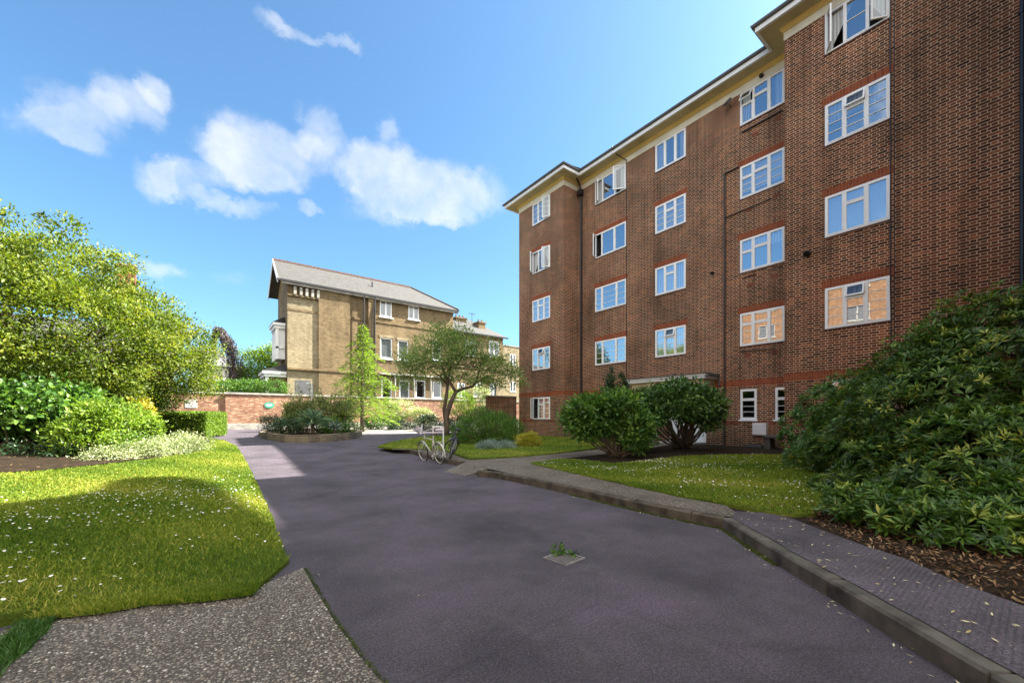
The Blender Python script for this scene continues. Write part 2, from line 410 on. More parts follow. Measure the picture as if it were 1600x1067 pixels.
def m_glass(name, refl=.42, tint=(.75, .8, .82)):
    n = NT(name); t = n.n('ShaderNodeBsdfTransparent'); t.inputs[0].default_value = (*tint, 1)
    g = n.n('ShaderNodeBsdfGlossy'); g.inputs['Roughness'].default_value = .012; g.inputs[0].default_value = (.92, .95, 1, 1)
    bp = n.n('ShaderNodeBump'); bp.inputs['Strength'].default_value = .05; bp.inputs['Distance'].default_value = .01
    n.l(n.noise(n.coord(), 1.6, 1).outputs[0], bp.inputs['Height']); n.l(bp.outputs[0], g.inputs['Normal'])
    fr = n.n('ShaderNodeLayerWeight'); fr.inputs[0].default_value = .3
    ms = n.n('ShaderNodeMixShader'); n.l(n.math('ADD', n.math('MULTIPLY', fr.outputs['Fresnel'], .5), refl, clamp=True), ms.inputs[0])
    n.l(t.outputs[0], ms.inputs[1]); n.l(g.outputs[0], ms.inputs[2]); n.l(ms.outputs[0], n.out.inputs[0]); return n.mat

def m_blind(name, c=(.6, .6, .62), period=.045, vert=False):
    n = NT(name); p = n.coord(); sp = n.n('ShaderNodeSeparateXYZ'); n.l(p, sp.inputs[0])
    src = n.math('ADD', sp.outputs[0], sp.outputs[1]) if vert else sp.outputs[2]
    if vert: src = n.math('ADD', src, n.math('MULTIPLY', n.noise(p, 2.0, 2).outputs[0], .12))
    w = n.math('SINE', n.math('MULTIPLY', src, 6.283 / period))
    n.base(n.mix(n.math('ADD', n.math('MULTIPLY', w, .5), .5), tuple(x * .55 for x in c), c)); n.rough(.8); return n.mat

M = dict(
 brick=m_brick('brown_brick', [(.035,.014,.010),(.11,.038,.019),(.19,.062,.028),(.08,.034,.021),(.14,.05,.026),(.31,.105,.045)], (.66,.46,.31), stain=.45, soot=(.3,1.3), ms=.0155, bump=.3, flemish=True),
 brickred=m_brick('soldier_brick', [(.22,.055,.024),(.32,.085,.035),(.26,.06,.03)], (.33,.2,.13), bw=.078, bh=.46, ms=.009, soldier=True, stain=.15),
 redpatch=m_brick('red_brick', [(.20,.055,.03),(.27,.075,.04)], (.3,.2,.14)),
 yellow=m_brick('stock_brick', [(.13,.09,.045),(.2,.145,.075),(.26,.185,.10),(.16,.12,.07)], (.25,.19,.125), stain=.35, bump=.4),
 pale=m_brick('pale_stock_brick', [(.24,.19,.11),(.31,.255,.16),(.36,.3,.19),(.2,.16,.1)], (.29,.25,.19), stain=.25, bump=.4),
 oldwall=m_brick('old_wall_brick', [(.26,.10,.065),(.36,.2,.12),(.24,.1,.07),(.48,.34,.22),(.3,.13,.09)], (.42,.33,.25), stain=.3, bump=.8, soot=(.4,1.2)),
 wingbrick=m_brick('warm_brick', [(.16,.07,.035),(.24,.11,.05),(.3,.15,.07)], (.3,.23,.16), stain=.15),
 white=m_paint('white_paint', (.78,.79,.8), .45, .04), upvc=m_paint('window_white', (.83,.84,.86), .35, .02),
 cream=m_paint('cream_render', (.72,.69,.58), .8, .09, 1.5), soffit=m_paint('soffit_ochre', (.58,.48,.28), .8, .14, 1.2),
 moulding=m_paint('moulding_ochre', (.62,.47,.18), .7, .06), stone=m_paint('concrete', (.38,.36,.32), .9, .25, 2),
 kerb=m_paint('kerb_concrete', (.10,.09,.075), .95, .38, 3.5), kerb2=m_paint('mossy_kerb', (.085,.07,.05), .95, .35, 5),
 slate=m_paint('slate', (.065,.062,.06), .7, .18, 4), tile=m_paint('dark_tile', (.06,.05,.055), .7, .2, 3),
 black=m_paint('black_iron', (.016,.016,.02), .4, .1), lead=m_paint('lead_grey', (.1,.1,.11), .6, .1),
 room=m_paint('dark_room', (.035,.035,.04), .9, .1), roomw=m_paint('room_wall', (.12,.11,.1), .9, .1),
 curtain=m_blind('net_curtain', (.68,.70,.72), .09, True), blind=m_blind('slatted_blind', (.72,.74,.78), .05),
 beige=m_blind('beige_curtain', (.5,.42,.33), .12, True), glass=m_glass('window_glass'), glassd=m_glass('dim_glass', .12, (.6,.64,.64)),
 asphalt=m_asphalt('purple_asphalt', (.073,.063,.076)), studded=m_asphalt('studded_asphalt', (.08,.07,.082), True),
 pebble=m_pebble('exposed_aggregate', 62), pebble2=m_pebble('path_aggregate', 45, (.17,.15,.125), (.42,.38,.33)),
 lawn=m_grass('lawn_grass'), soil=m_soil('soil', ((.012,.009,.006),(.028,.02,.013),(.055,.038,.025))),
 earth=m_soil('earth', ((.05,.045,.03),(.08,.07,.05),(.1,.09,.06)), 1), bark=m_bark('bark'), bark2=m_bark('pale_bark', (.14,.105,.075)),
 blades=m_leaf('grass_blade', [(.045,.095,.012),(.10,.175,.016),(.235,.28,.03),(.46,.40,.11)], .6, .3, .2),
 rust=m_paint('terracotta', (.16,.085,.06), .8, .2, 6), rubber=m_paint('rubber', (.02,.02,.022), .7, .1),
 chrome=m_paint('steel', (.5,.5,.52), .3, .1, 5, 1), bikew=m_paint('cream_enamel', (.5,.49,.43), .3, .05),
 bikeb=m_paint('black_enamel', (.03,.028,.045), .3, .05), brown=m_paint('brown_leather', (.1,.06,.035), .5, .1),
 grate=m_paint('worn_iron', (.2,.185,.18), .6, .2, 9), pit=m_paint('drain_dark', (.01,.01,.01), .9, .1),
 green=m_paint('sign_green', (.02,.32,.2), .5, .05), plaque=m_paint('plaque_white', (.62,.6,.55), .7, .1),
 meter=m_paint('meter_box_plastic', (.66,.64,.66), .6, .05), roofl=m_paint('roof_slate_blue', (.2,.2,.21), .75, .15, 3),
)
M['petal'] = m_paint('daisy_petal', (.85,.85,.86), .7, .02); M['pollen'] = m_paint('daisy_centre', (.7,.5,.05), .8, .02)
# ---------------------------------------------------------------- walls and windows
def face_mx(axis, c):       # local (u to the right seen from outside, n outward, z up)
    if axis == 'X': return Matrix(((0,-1,0,c),(-1,0,0,0),(0,0,1,0),(0,0,0,1)))       # facing -X, u = -Y
    if axis == 'Y': return Matrix(((1,0,0,0),(0,-1,0,c),(0,0,1,0),(0,0,0,1)))        # facing -Y, u = X
    if axis == 'X+': return Matrix(((0,1,0,c),(1,0,0,0),(0,0,1,0),(0,0,0,1)))        # facing +X, u = Y
    return Matrix(((-1,0,0,0),(0,1,0,c),(0,0,1,0),(0,0,0,1)))                        # facing +Y, u = -X
def wall(mb, axis, c, u0, u1, z0, z1, openings=(), depth=.1):
    mb.M = face_mx(axis, c)
    us = sorted({u0, u1, *[o[0] for o in openings], *[o[1] for o in openings]}); zs = sorted({z0, z1, *[o[2] for o in openings], *[o[3] for o in openings]})
    us = [u for u in us if u0 <= u <= u1]; zs = [z for z in zs if z0 <= z <= z1]
    for a, b in zip(us, us[1:]):
        for c0, d in zip(zs, zs[1:]):
            um, zm = (a+b)/2, (c0+d)/2
            if any(o[0] < um < o[1] and o[2] < zm < o[3] for o in openings): continue
            mb.add([(a,0,c0),(b,0,c0),(b,0,d),(a,0,d)], [(3,2,1,0)])
    for a, b, c0, d in openings:
        D = -depth
        mb.add([(a,0,c0),(a,D,c0),(a,D,d),(a,0,d)], [(3,2,1,0)]); mb.add([(b,0,c0),(b,D,c0),(b,D,d),(b,0,d)], [(0,1,2,3)])
        mb.add([(a,0,c0),(b,0,c0),(b,D,c0),(a,D,c0)], [(0,1,2,3)]); mb.add([(a,0,d),(b,0,d),(b,D,d),(a,D,d)], [(3,2,1,0)])
    mb.M = Matrix()

def frame_rect(mb, a, b, c, d, w, n0, n1):
    mb.box(a, n0, c, a+w, n1, d); mb.box(b-w, n0, c, b, n1, d); mb.box(a+w, n0, c, b-w, n1, c+w); mb.box(a+w, n0, d-w, b-w, n1, d)
def bars(mb, a, b, c, d, nb, n0, n1, w=.018):
    for i in range(nb):
        z = c + (d-c)*(i+1)/(nb+1); mb.box(a, n0, z-w/2, b, n1, z+w/2)
def window(parent, axis, c, u0, u1, z0, z1, lights, cover=None, label=None, glass='glass', sill=False, rec=.035, fw=.05, room='room', drop=1.0):
    """lights: (share of width, top vent share or 0, horizontal bars, side swing in degrees, vent swing in degrees)"""
    Mx = face_mx(axis, c)
    f = MB(); f.M = Mx; p = MB(); p.M = Mx
    n1 = -rec + .045; n0 = n1 - .07
    frame_rect(f, u0, u1, z0, z1, fw, n0, n1)
    cas = []
    tw = (u1-u0) - 2*fw - (len(lights)-1)*fw; tot = sum(l[0] for l in lights); u = u0 + fw
    for i, (sh, tv, nb, sw, vw) in enumerate(lights):
        w = tw*sh/tot; a, b = u, u + w; lo, hi = z0 + fw, z1 - fw
        if i < len(lights)-1: f.box(b, n0, lo, b+fw, n1, hi)
        regs = []
        if tv:
            zt = hi - (hi-lo)*tv; f.box(a, n0, zt-.03, b, n1, zt+.015)
            regs = [(lo, zt-.03, nb, sw, 's'), (zt+.015, hi, 0, vw, 'v')]
        else: regs = [(lo, hi, nb, sw, 's')]
        for c0, d, nbb, ang, kind in regs:
            if not ang:
                iw = .028
                frame_rect(f, a, b, c0, d, iw, n1-.03, n1+.008); bars(f, a+iw, b-iw, c0+iw, d-iw, nbb, n1-.03, n1-.004)
                p.add([(a+.01, n1-.025, c0+.01), (b-.01, n1-.025, c0+.01), (b-.01, n1-.025, d-.01), (a+.01, n1-.025, d-.01)], [(3,2,1,0)])
            else:
                m = MB(); hin = a if (i < len(lights)-1) else b
                if kind == 's':
                    L = Matrix.Translation((hin, n1, 0)) @ Matrix.Rotation(R(ang if hin == a else -ang), 4, 'Z') @ Matrix.Translation((-hin, -n1, 0))
                else:
                    L = Matrix.Translation((0, n1, d)) @ Matrix.Rotation(R(ang), 4, 'X') @ Matrix.Translation((0, -n1, -d))
                m.M = Mx @ L
                frame_rect(m, a, b, c0, d, .04, n1-.02, n1+.02); bars(m, a+.04, b-.04, c0+.04, d-.04, nbb, n1-.01, n1+.012)
                m.cur = 1; m.add([(a+.03, n1, c0+.03), (b-.03, n1, c0+.03), (b-.03, n1, d-.03), (a+.03, n1, d-.03)], [(3,2,1,0)])
                cas.append(m)
        u = b + fw
    if sill: f.box(u0-.05, n0, z0-.06, u1+.05, .06 if rec < .06 else .05, z0)
    fo = f.build('window', M['upvc'], parent)
    if label: fo['label'] = label
    p.build('pane', M[glass], fo)
    for m in cas: m.build('casement', [M['upvc'], M['glassd']], fo)
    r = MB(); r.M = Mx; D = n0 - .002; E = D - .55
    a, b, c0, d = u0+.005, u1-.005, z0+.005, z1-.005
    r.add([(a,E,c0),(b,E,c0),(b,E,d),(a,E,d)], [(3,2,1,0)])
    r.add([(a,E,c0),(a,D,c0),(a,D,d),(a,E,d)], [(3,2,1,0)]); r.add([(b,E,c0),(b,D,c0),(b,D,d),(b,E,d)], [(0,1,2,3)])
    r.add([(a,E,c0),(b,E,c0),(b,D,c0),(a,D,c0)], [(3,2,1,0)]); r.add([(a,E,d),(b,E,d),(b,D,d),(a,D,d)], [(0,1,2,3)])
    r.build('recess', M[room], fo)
    if cover:
        k = MB(); k.M = Mx; y = D - .06
        if cover == 'tied':
            mid = (a+b)/2
            for s, e in ((a, 1), (b, -1)):
                k = MB(); k.M = Mx; k.add([(s,y,d),(s+e*(b-a)*.46,y,d),(s+e*(b-a)*.12,y,c0+(d-c0)*.2),(s+e*(b-a)*.1,y,c0),(s,y,c0)], [(0,1,2,3,4)])
                k.build('curtain', M['curtain'], fo)
        elif cover == 'sides':
            k.add([(a,y,c0),(a+(b-a)*.22,y,c0),(a+(b-a)*.22,y,d),(a,y,d)], [(3,2,1,0)]); k.build('curtain', M['curtain'], fo); k = MB(); k.M = Mx; k.add([(b-(b-a)*.22,y,c0),(b,y,c0),(b,y,d),(b-(b-a)*.22,y,d)], [(3,2,1,0)])
            k.build('curtain', M['curtain'], fo)
        else:
            lo = d - (d-c0)*drop
            k.add([(a,y,lo),(b,y,lo),(b,y,d),(a,y,d)], [(3,2,1,0)]); k.build('blind' if cover == 'blind' else 'curtain', M[cover], fo)
    return fo

def offset_poly(P, o):      # outward offset of a closed axis-aligned polygon given clockwise or not
    n = len(P); A = sum(P[i][0]*P[(i+1)%n][1]-P[(i+1)%n][0]*P[i][1] for i in range(n)); s = 1 if A > 0 else -1
    out = []
    for i in range(n):
        p0, p1, p2 = Vector(P[i-1]), Vector(P[i]), Vector(P[(i+1)%n])
        d1 = (p1-p0).normalized(); d2 = (p2-p1).normalized()
        n1 = Vector((d1.y, -d1.x))*s; n2 = Vector((d2.y, -d2.x))*s
        k = 1 + n1.dot(n2); m = (n1+n2)/k
        out.append(p1 + m*o)
    return out
def sweep(mb, P, prof):     # closed profile [(outward offset, z)] along a closed outline
    rings = [[(q.x, q.y, z) for q in offset_poly(P, o)] for o, z in prof]
    n = len(P); vs = [v for r in rings for v in r]; fs = []
    for i in range(len(rings)):
        j = (i+1) % len(rings)
        for k in range(n):
            fs.append((i*n+k, i*n+(k+1)%n, j*n+(k+1)%n, j*n+k))
    mb.add(vs, fs)

# ---------------------------------------------------------------- the flats
XB, XR = 15.1, 16.23
YE, YB1, YB2, YW = 19.25, 15.4, 5.13, -0.65    # far end, far bay corner, near bay corner, wing
GZ, TOP = .1, 14.22
flats = empty('apartment_block', (XB, YE, .36), 0, 'long five storey brown brick block of flats with white windows, filling the right side', 'building')
def shift(o):  # children are modelled in world coordinates
    o.matrix_parent_inverse = Matrix.Translation(-Vector(flats.location)); return o
rowz = [4.15, 6.95, 9.75, 12.55]; WH = 1.24
M['sill'] = m_paint('tile_sill', (.11,.045,.03), .7, .3, 6)
wins = []     # (plane, px_left, px_right, z0, z1, lights, kwargs)
S3 = lambda nb=3, a=0, b=0, v=0, t=.3: [(1, 0, nb, a, 0), (1.05, t, 2 if nb else 0, 0, v), (1, 0, nb, b, 0)]
bayL = (832, 859.5); c1 = (930, 978.5); c2 = (1024, 1071.5); c3 = (1156.5, 1226.3); bayR = (1289, 1391)
T3 = lambda v1=0, v2=0, nb=0: [(1, .38, nb, 0, v1), (1.25, .3, nb, 0, v2), (1.1, 0, nb*2 if nb else 0, 0, 0)]
wl_ = [
 (XB, bayL, 1.33, 1.24, [(1,0,3,55,0),(1,.3,3,0,0),(1,0,3,0,0)], {}),
 (XB, bayL, rowz[0], WH, S3(3, v=18), {}),
 (XB, bayL, rowz[1], WH, S3(3), dict(cover='curtain')),
 (XB, bayL, rowz[2], WH, [(1,0,0,60,0),(1,0,0,0,0),(1,0,0,35,0)], dict(cover='tied')),
 (XB, bayL, rowz[3], WH, [(1,0,3,0,0),(1,0,3,0,0),(1,0,3,25,0)], dict(cover='curtain')),
 (XR, c1, 1.33, 1.24, S3(3), dict(cover='curtain')),
 (XR, c1, rowz[0], WH, [(1,0,3,0,0),(1.9,0,3,0,0),(1.25,0,3,0,0)], {}),
 (XR, c1, rowz[1], WH, [(.9,0,3,0,0),(2,0,3,0,0),(1.15,0,3,0,0)], {}),
 (XR, c1, rowz[2], WH, [(.8,0,0,70,0),(1.7,0,0,0,0),(1.4,0,0,0,0)], {}),
 (XR, c1, rowz[3], WH, [(.9,0,0,35,0),(1.7,0,0,0,0),(1.3,0,0,40,0)], dict(cover='sides')),
 (XR, c2, rowz[0], WH, S3(3, v=14), dict(cover='curtain')),
 (XR, c2, rowz[1], WH, S3(0), dict(cover='curtain')),
 (XR, c2, rowz[2], WH, S3(3), dict(cover='blind')),
 (XR, c2, rowz[3], WH, [(1,0,0,0,0),(1.1,0,0,0,0),(1,0,0,0,0)], dict(cover='sides')),
 (XR, c3, rowz[0], WH, [(1,.32,2,0,0),(1.25,.3,2,0,0),(1.1,0,3,0,0)], dict(cover='beige')),
 (XR, c3, rowz[1], WH, T3(), dict(cover='curtain', drop=.35)),
 (XR, c3, rowz[2], WH, [(1,.36,2,0,0),(1.25,.3,2,0,0),(1.1,0,3,0,0)], dict(cover='blind', drop=.8)),
 (XR, c3, rowz[3], WH, T3(32, 0), dict(cover='sides')),
 (XB, bayR, rowz[0], WH, [(1,0,3,0,0),(1.05,.3,2,0,12),(1.1,0,3,0,0)], dict(cover='beige')),
 (XB, bayR, rowz[1], WH, [(1,0,0,0,0),(1.15,.3,0,0,0),(1.1,0,0,0,0)], dict(cover='blind')),
 (XB, bayR, rowz[2], WH, [(1,0,3,0,0),(1.15,.3,2,0,14),(1.1,0,3,0,0)], dict(cover='curtain', drop=.4)),
 (XB, bayR, rowz[3], WH, [(1,0,0,62,0),(1.25,0,1,0,0),(1.0,0,0,38,0)], dict(cover='tied')),
 (XR, (1157, 1182.5), 1.37, 1.14, [(1,.32,2,0,0)], dict(glass='glassd', sill=True)),
 (XR, (1211.5, 1237), 1.37, 1.14, [(1,.32,2,0,0)], dict(glass='glassd', sill=True)),
 (XR, (1101, 1121.5), 1.37, 1.14, [(1,.32,2,0,0)], dict(cover='curtain', sill=True)),
 (XB, (1300, 1380), 1.33, 1.24, S3(3), dict(cover='curtain')),
]
op = {XB: [], XR: []}
for X, (a, b), z0, h, li, kw in wl_: op[X].append((-onX(a, X), -onX(b, X), z0, z0+h))
door = (-onX(1062, XR), -onX(1100, XR), .36, 2.6)
mb = MB()
wall(mb, 'X', XB, -YE, -YB1, GZ, TOP, [o for o in op[XB] if o[0] < -YB1])
wall(mb, 'Y', YB1, XB, XR, GZ, TOP); wall(mb, 'X', XR, -YB1, -YB2, GZ, TOP, op[XR] + [door])
wall(mb, 'Y+', YB2, -XR, -XB, GZ, TOP)
wall(mb, 'X', XB, -YB2, -YW, GZ, TOP, [o for o in op[XB] if o[0] > -YB1])
wall(mb, 'Y+', YE, -27, -XB, GZ, TOP); wall(mb, 'X+', 27, YW-8, YE, GZ, TOP); wall(mb, 'Y', YW-8, 7.5, 27, GZ, TOP)
# the near wing runs behind the viewer's right hand
wall(mb, 'Y+', YW, -XB, -7.5, GZ, TOP); wall(mb, 'X', 7.5, -YW, -(YW-8), GZ, TOP)
shift(mb.build('wall', M['brick'], flats))
for X, (a, b), z0, h, li, kw in wl_:
    shift(window(flats, 'X', X, -onX(a, X), -onX(b, X), z0, z0+h, li, **kw))
# soldier lintels
for X, (a, b), z0, h, li, kw in wl_:
    if z0 > 3 and z0 < 12:
        mb = MB(); mb.M = face_mx('X', X); mb.box(-onX(a, X)-.09, -.03, z0+h+.002, -onX(b, X)+.09, .004, z0+h+.235)
        shift(mb.build('lintel', M['brickred'], flats))
for X, (a, b), z0, h, li, kw in wl_:
    if not kw.get('sill'):
        mb = MB(); mb.M = face_mx('X', X); mb.box(-onX(a, X)-.02, -.03, z0-.045, -onX(b, X)+.02, .022, z0-.002); shift(mb.build('sill', M['sill'], flats))
FP = [(27, YE), (XB, YE), (XB, YB1), (XR, YB1), (XR, YB2), (XB, YB2), (XB, YW), (7.5, YW), (7.5, YW-8), (27, YW-8)]
mb = MB(); sweep(mb, FP, [(-.03, 2.63), (.004, 2.63), (.004, 2.875), (-.03, 2.875)]); shift(mb.build('brick_band', M['brickred'], flats))
mb = MB()
for X, a, b in ((XB, -YE, -YB1), (XR, -YB1, -YB2), (XB, -YB2, -YW)):
    mb.M = face_mx('X', X)
    segs = sorted([(o[0], o[1]) for o in op[X] if o[2] < 2 and a <= o[0] <= b] + ([(door[0]-.3, door[1]+.3)] if X == XR else [])); s = a
    for o in segs + [(b, b)]:
        if o[0] > s: mb = MB(); mb.M = face_mx('X', X); mb.box(s, -.03, 1.17, o[0], .0035, 1.31); shift(mb.build('brick_band', M['redpatch'], flats))
        s = max(s, o[1])
# odd red replacement bricks / vent plates
mb = MB(); mb.M = face_mx('X', XR)
for px, zz in ((1170, 9.2), (1213, 9.3), (1172, 6.35), (1210, 6.45), (1168, 3.7), (1210, 3.72), (1215, 12.05), (1180, 11.9)):
    mb = MB(); mb.M = face_mx('X', XR); y = -onX(px, XR); mb.box(y-.11, -.03, zz, y+.11, .003, zz+.15); shift(mb.build('red_brick_patch', M['redpatch'], flats))
# cornice: cream band, ochre moulding and soffit, white fascia, gutter, tiled roof
mb = MB(); sweep(mb, FP, [(-.02, 13.802), (.018, 13.802), (.018, 14.06), (-.02, 14.06)]); shift(mb.build('cornice_band', M['cream'], flats))
mb = MB(); sweep(mb, FP, [(-.02, 14.06), (.05, 14.06), (.08, 14.12), (.12, 14.20), (-.02, 14.20)]); shift(mb.build('cornice_moulding', M['moulding'], flats))
mb = MB(); sweep(mb, FP, [(-.02, 14.20), (.60, 14.20), (.60, 14.25), (-.02, 14.25)]); shift(mb.build('soffit', M['soffit'], flats))
mb = MB(); sweep(mb, FP, [(.55, 14.18), (.64, 14.18), (.64, 14.33), (.55, 14.33)]); shift(mb.build('fascia', M['white'], flats))
mb = MB(); sweep(mb, FP, [(.60, 14.332), (.73, 14.35), (.75, 14.41), (.60, 14.42)]); shift(mb.build('gutter', M['lead'], flats))
mb = MB(); rf = [(.62, 14.44), (-3.4, 15.8)]
rings = [[(q.x, q.y, z) for q in offset_poly(FP, o)] for o, z in rf]; n_ = len(FP)
mb.add([v for r in rings for v in r], [(k, (k+1)%n_, n_+(k+1)%n_, n_+k) for k in range(n_)])
mb.add(rings[1], [tuple(range(n_))]); mb.add([(x, y, 14.43) for x, y, z in rings[0]], [tuple(range(n_))[::-1]])
shift(mb.build('roof', M['tile'], flats))
# rainwater pipes and cables
def pipe(X, px, z0, z1, r=.05, wob=0, name='downpipe', off=None):
    y = onX(px, X); mb = MB(); n = 14 if wob else 6
    pts = [(X-(off or r+.03)+random.uniform(-wob, wob)*.5, y+random.uniform(-wob, wob), z0+(z1-z0)*i/n) for i in range(n+1)]
    mb.tube(pts, r, 8)
    if r > .04:
        z = z0 + 1
        while z < z1: mb.tube([(X-r-.03, y, z), (X-r-.03, y, z+.08)], r*1.35, 8); z += 1.9
    return shift(mb.build(name, M['black'], flats))
pipe(XR, 909.5, .3, 13.7, .06)
mb = MB(); y_ = onX(909.5, XR); mb.box(XR-.25, y_-.13, 13.45, XR-.02, y_+.13, 13.75); mb.tube([(XR-.12, y_, 13.7), (XR-.2, y_, 14.0), (XR-.62, y_-.1, 14.3)], .05); shift(mb.build('hopper_head', M['black'], flats))
pipe(XR, 1133, .3, 11.0, .035); pipe(XR, 979.5, 2.9, 13.9, .014, .0, 'cable')
mb = MB(); y_ = onX(979.5, XR); mb.tube([(XR-.03, y_, 13.9), (XR-.1, y_+.1, 14.0), (XR-.5, y_+.25, 14.15), (XR-.74, y_+.3, 14.45)], .022); shift(mb.build('cable', M['black'], flats))
pipe(XB, 1392, .3, 13.8, .013, .012, 'cable'); pipe(XB, 1398, 2.9, 13.8, .009, .008, 'cable'); pipe(XB, 1598.5, .3, 13.9, .05)
ya, yb = onX(1133, XR), onX(1205, XR)
WP = [([(XR-.06, ya, 9.25), (XR-.05, (ya+yb)/2, 9.3), (XR-.05, yb, 9.33)], .022), ([(XR-.06, onX(1160, XR), 12.25), (XR-.05, onX(1222, XR), 12.3)], .03),
      ([(XR-.05, ya, 11.0), (XR-.05, onX(1155, XR), 11.02)], .03), ([(XR-.05, onX(1158, XR), 3.95), (XR-.05, onX(1210, XR), 3.93), (XR-.05, onX(1211, XR), 3.7)], .02)]
for px, zz in ((1160, 6.72), (1200, 6.78)): WP.append(([(XR-.04, onX(px, XR), zz), (XR-.04, onX(px+22, XR), zz+.02)], .014))
for pp, rr in WP: mb = MB(); mb.tube(pp, rr); shift(mb.build('waste_pipe', M['black'], flats))
for X, px, zz, r, mt in ((XR, 1114, 7.25, .06, 'black'), (XB, 1262, 6.6, .09, 'black'), (XR, 1191, 13.95, .07, 'black')):
    mb = MB(); y = onX(px, X); mb.tube([(X+.02, y, zz), (X-.09, y, zz), (X-.12, y, zz-.03)], r, 12); shift(mb.build('flue', M[mt], flats))
mb = MB(); y = onX(1142, XR); mb.tube([(XR-.25, y, 13.55), (XR-.31, y+.02, 13.6)], [.16, .17], 14); mb.tube([(XR, y, 13.5), (XR-.25, y, 13.55)], .015); shift(mb.build('satellite_dish', M['lead'], flats))
mb = MB(); mb.M = face_mx('X', XR)
for px in (1188,): y = -onX(px, XR); mb.box(y-.28, -.01, 2.2, y+.28, .002, 2.5)
# porch
yl, yr = onX(981, 15.2), onX(1101, 15.2)
mb = MB(); mb.box(15.2, yr, 2.96, XR-.002, yl, 3.05); mb.box(15.16, yr-.04, 3.05, XR-.002, yl+.04, 3.14); shift(mb.build('porch_canopy', M['white'], flats, bevel=.012))
mb = MB(); mb.box(15.1, yr-.08, 3.14, XR-.002, yl+.08, 3.17); mb.tube([(15.25, yr-.1, 3.1), (16.1, yr-.1, 3.08), (16.15, yr-.1, 2.7)], .04); shift(mb.build('canopy_flashing', M['lead'], flats))
mb = MB(); mb.box(15.35, yr+.12, 2.62, XR-.002, yl-.12, 2.955); shift(mb.build('porch_ceiling', M['soffit'], flats))
mb = MB(); mb.M = face_mx('X', XR)
mb.box(door[0]-.45, -.03, .36, door[0]-.002, .05, 2.61); mb.box(door[1]+.002, -.03, .36, door[1]+.1, .05, 2.61)
shift(mb.build('door_surround', M['white'], flats, bevel=.01))
mb = MB(); mb.M = face_mx('X', XR); frame_rect(mb, door[0]+.01, door[1]-.01, .37, 2.6, .09, -.09, -.02)
mid = (door[0]+door[1])/2; mb.box(mid-.04, -.09, .46, mid+.04, -.02, 2.5)
for a, b in ((door[0]+.1, mid-.04), (mid+.04, door[1]-.1)): mb.box(a, -.08, .46, b, -.04, 1.2); mb.box(a, -.08, 2.1, b, -.04, 2.16)
dr = shift(mb.build('door', M['upvc'], flats, bevel=.006))
mb = MB(); mb.M = face_mx('X', XR); mb.box(door[0]+.09, -.065, 1.2, door[1]-.09, -.055, 2.5); mb.build('pane', M['glassd'], dr)
mb = MB(); mb.M = face_mx('X', XR); mb.tube([(mid+.08, 0, 1.2), (mid+.08, 0, 1.6)], .015); mb.build('handle', M['chrome'], dr)
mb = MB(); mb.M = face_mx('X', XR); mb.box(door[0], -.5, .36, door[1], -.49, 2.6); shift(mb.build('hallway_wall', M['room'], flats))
# brick piers each side of the porch and the step
mb = MB(); mb.box(15.0, onX(1104, XR), .2, XR-.002, onX(1046, XR), .42); shift(mb.build('door_step', M['stone'], flats, bevel=.01))
# meter box, stone shelf by the bay
mb = MB(); mb.M = face_mx('X', XR); a, b = -onX(1179, XR), -onX(1200.5, XR)
mb.box(a, 0, .80, b, .2, 1.24); mb.box(a+.03, .2, .83, b-.03, .215, 1.21)
o = mb.build('meter_box', M['meter'], None, bevel=.012); tag(o, 'square white plastic meter box fixed low on the brown brick wall', 'meter box')
# made-up blocker above the roof, unseen: its outline shapes the shadow on the lawn
pts = [(-3.8,24.4),(-1.7,18.85),(-.93,18.8),(1.1,19.15),(3.0,19.45),(4.1,19.75),(4.6,20.3),(4.55,20.9),(4.1,21.15),(3.0,21.15),(2.4,21.4),(1.7,22.2),(.6,24.4)]
blk_root = empty('shadow_blocker', (17.5, 1, 16), 0, 'added grey shadow blocker on thin legs above the brown flats, unseen, shaping the lawn shadow', 'shadow blocker')
mb = MB(); n_ = len(pts); mb.add([(18.2, y, z) for y, z in pts] + [(18.5, y, z) for y, z in pts], [tuple(range(n_)), tuple(range(n_, 2*n_))[::-1]] + [(i, (i+1)%n_, n_+(i+1)%n_, n_+i)[::-1] for i in range(n_)])
o = mb.build('blocker_body', M['lead'], blk_root); o.matrix_parent_inverse = Matrix.Translation(-Vector(blk_root.location))
for y in (-1.2, 3.4):
    mb = MB(); mb.tube([(18.35, y, 15.2), (18.35, y, 19.9)], .04); o = mb.build('blocker_leg', M['lead'], blk_root); o.matrix_parent_inverse = Matrix.Translation(-Vector(blk_root.location))

# ---------------------------------------------------------------- generic things in world coordinates under an Empty
def root(name, loc, label, cat, group=None):
    return empty(name, loc, 0, label, cat, group)
def part(mb, name, mat, r, **k):
    o = mb.build(name, M[mat] if isinstance(mat, str) else mat, r, **k)
    o.matrix_parent_inverse = Matrix.Translation(-Vector(r.location)); return o
def adopt(o, r):
    o.parent = r; o.matrix_parent_inverse = Matrix.Translation(-Vector(r.location)); return o

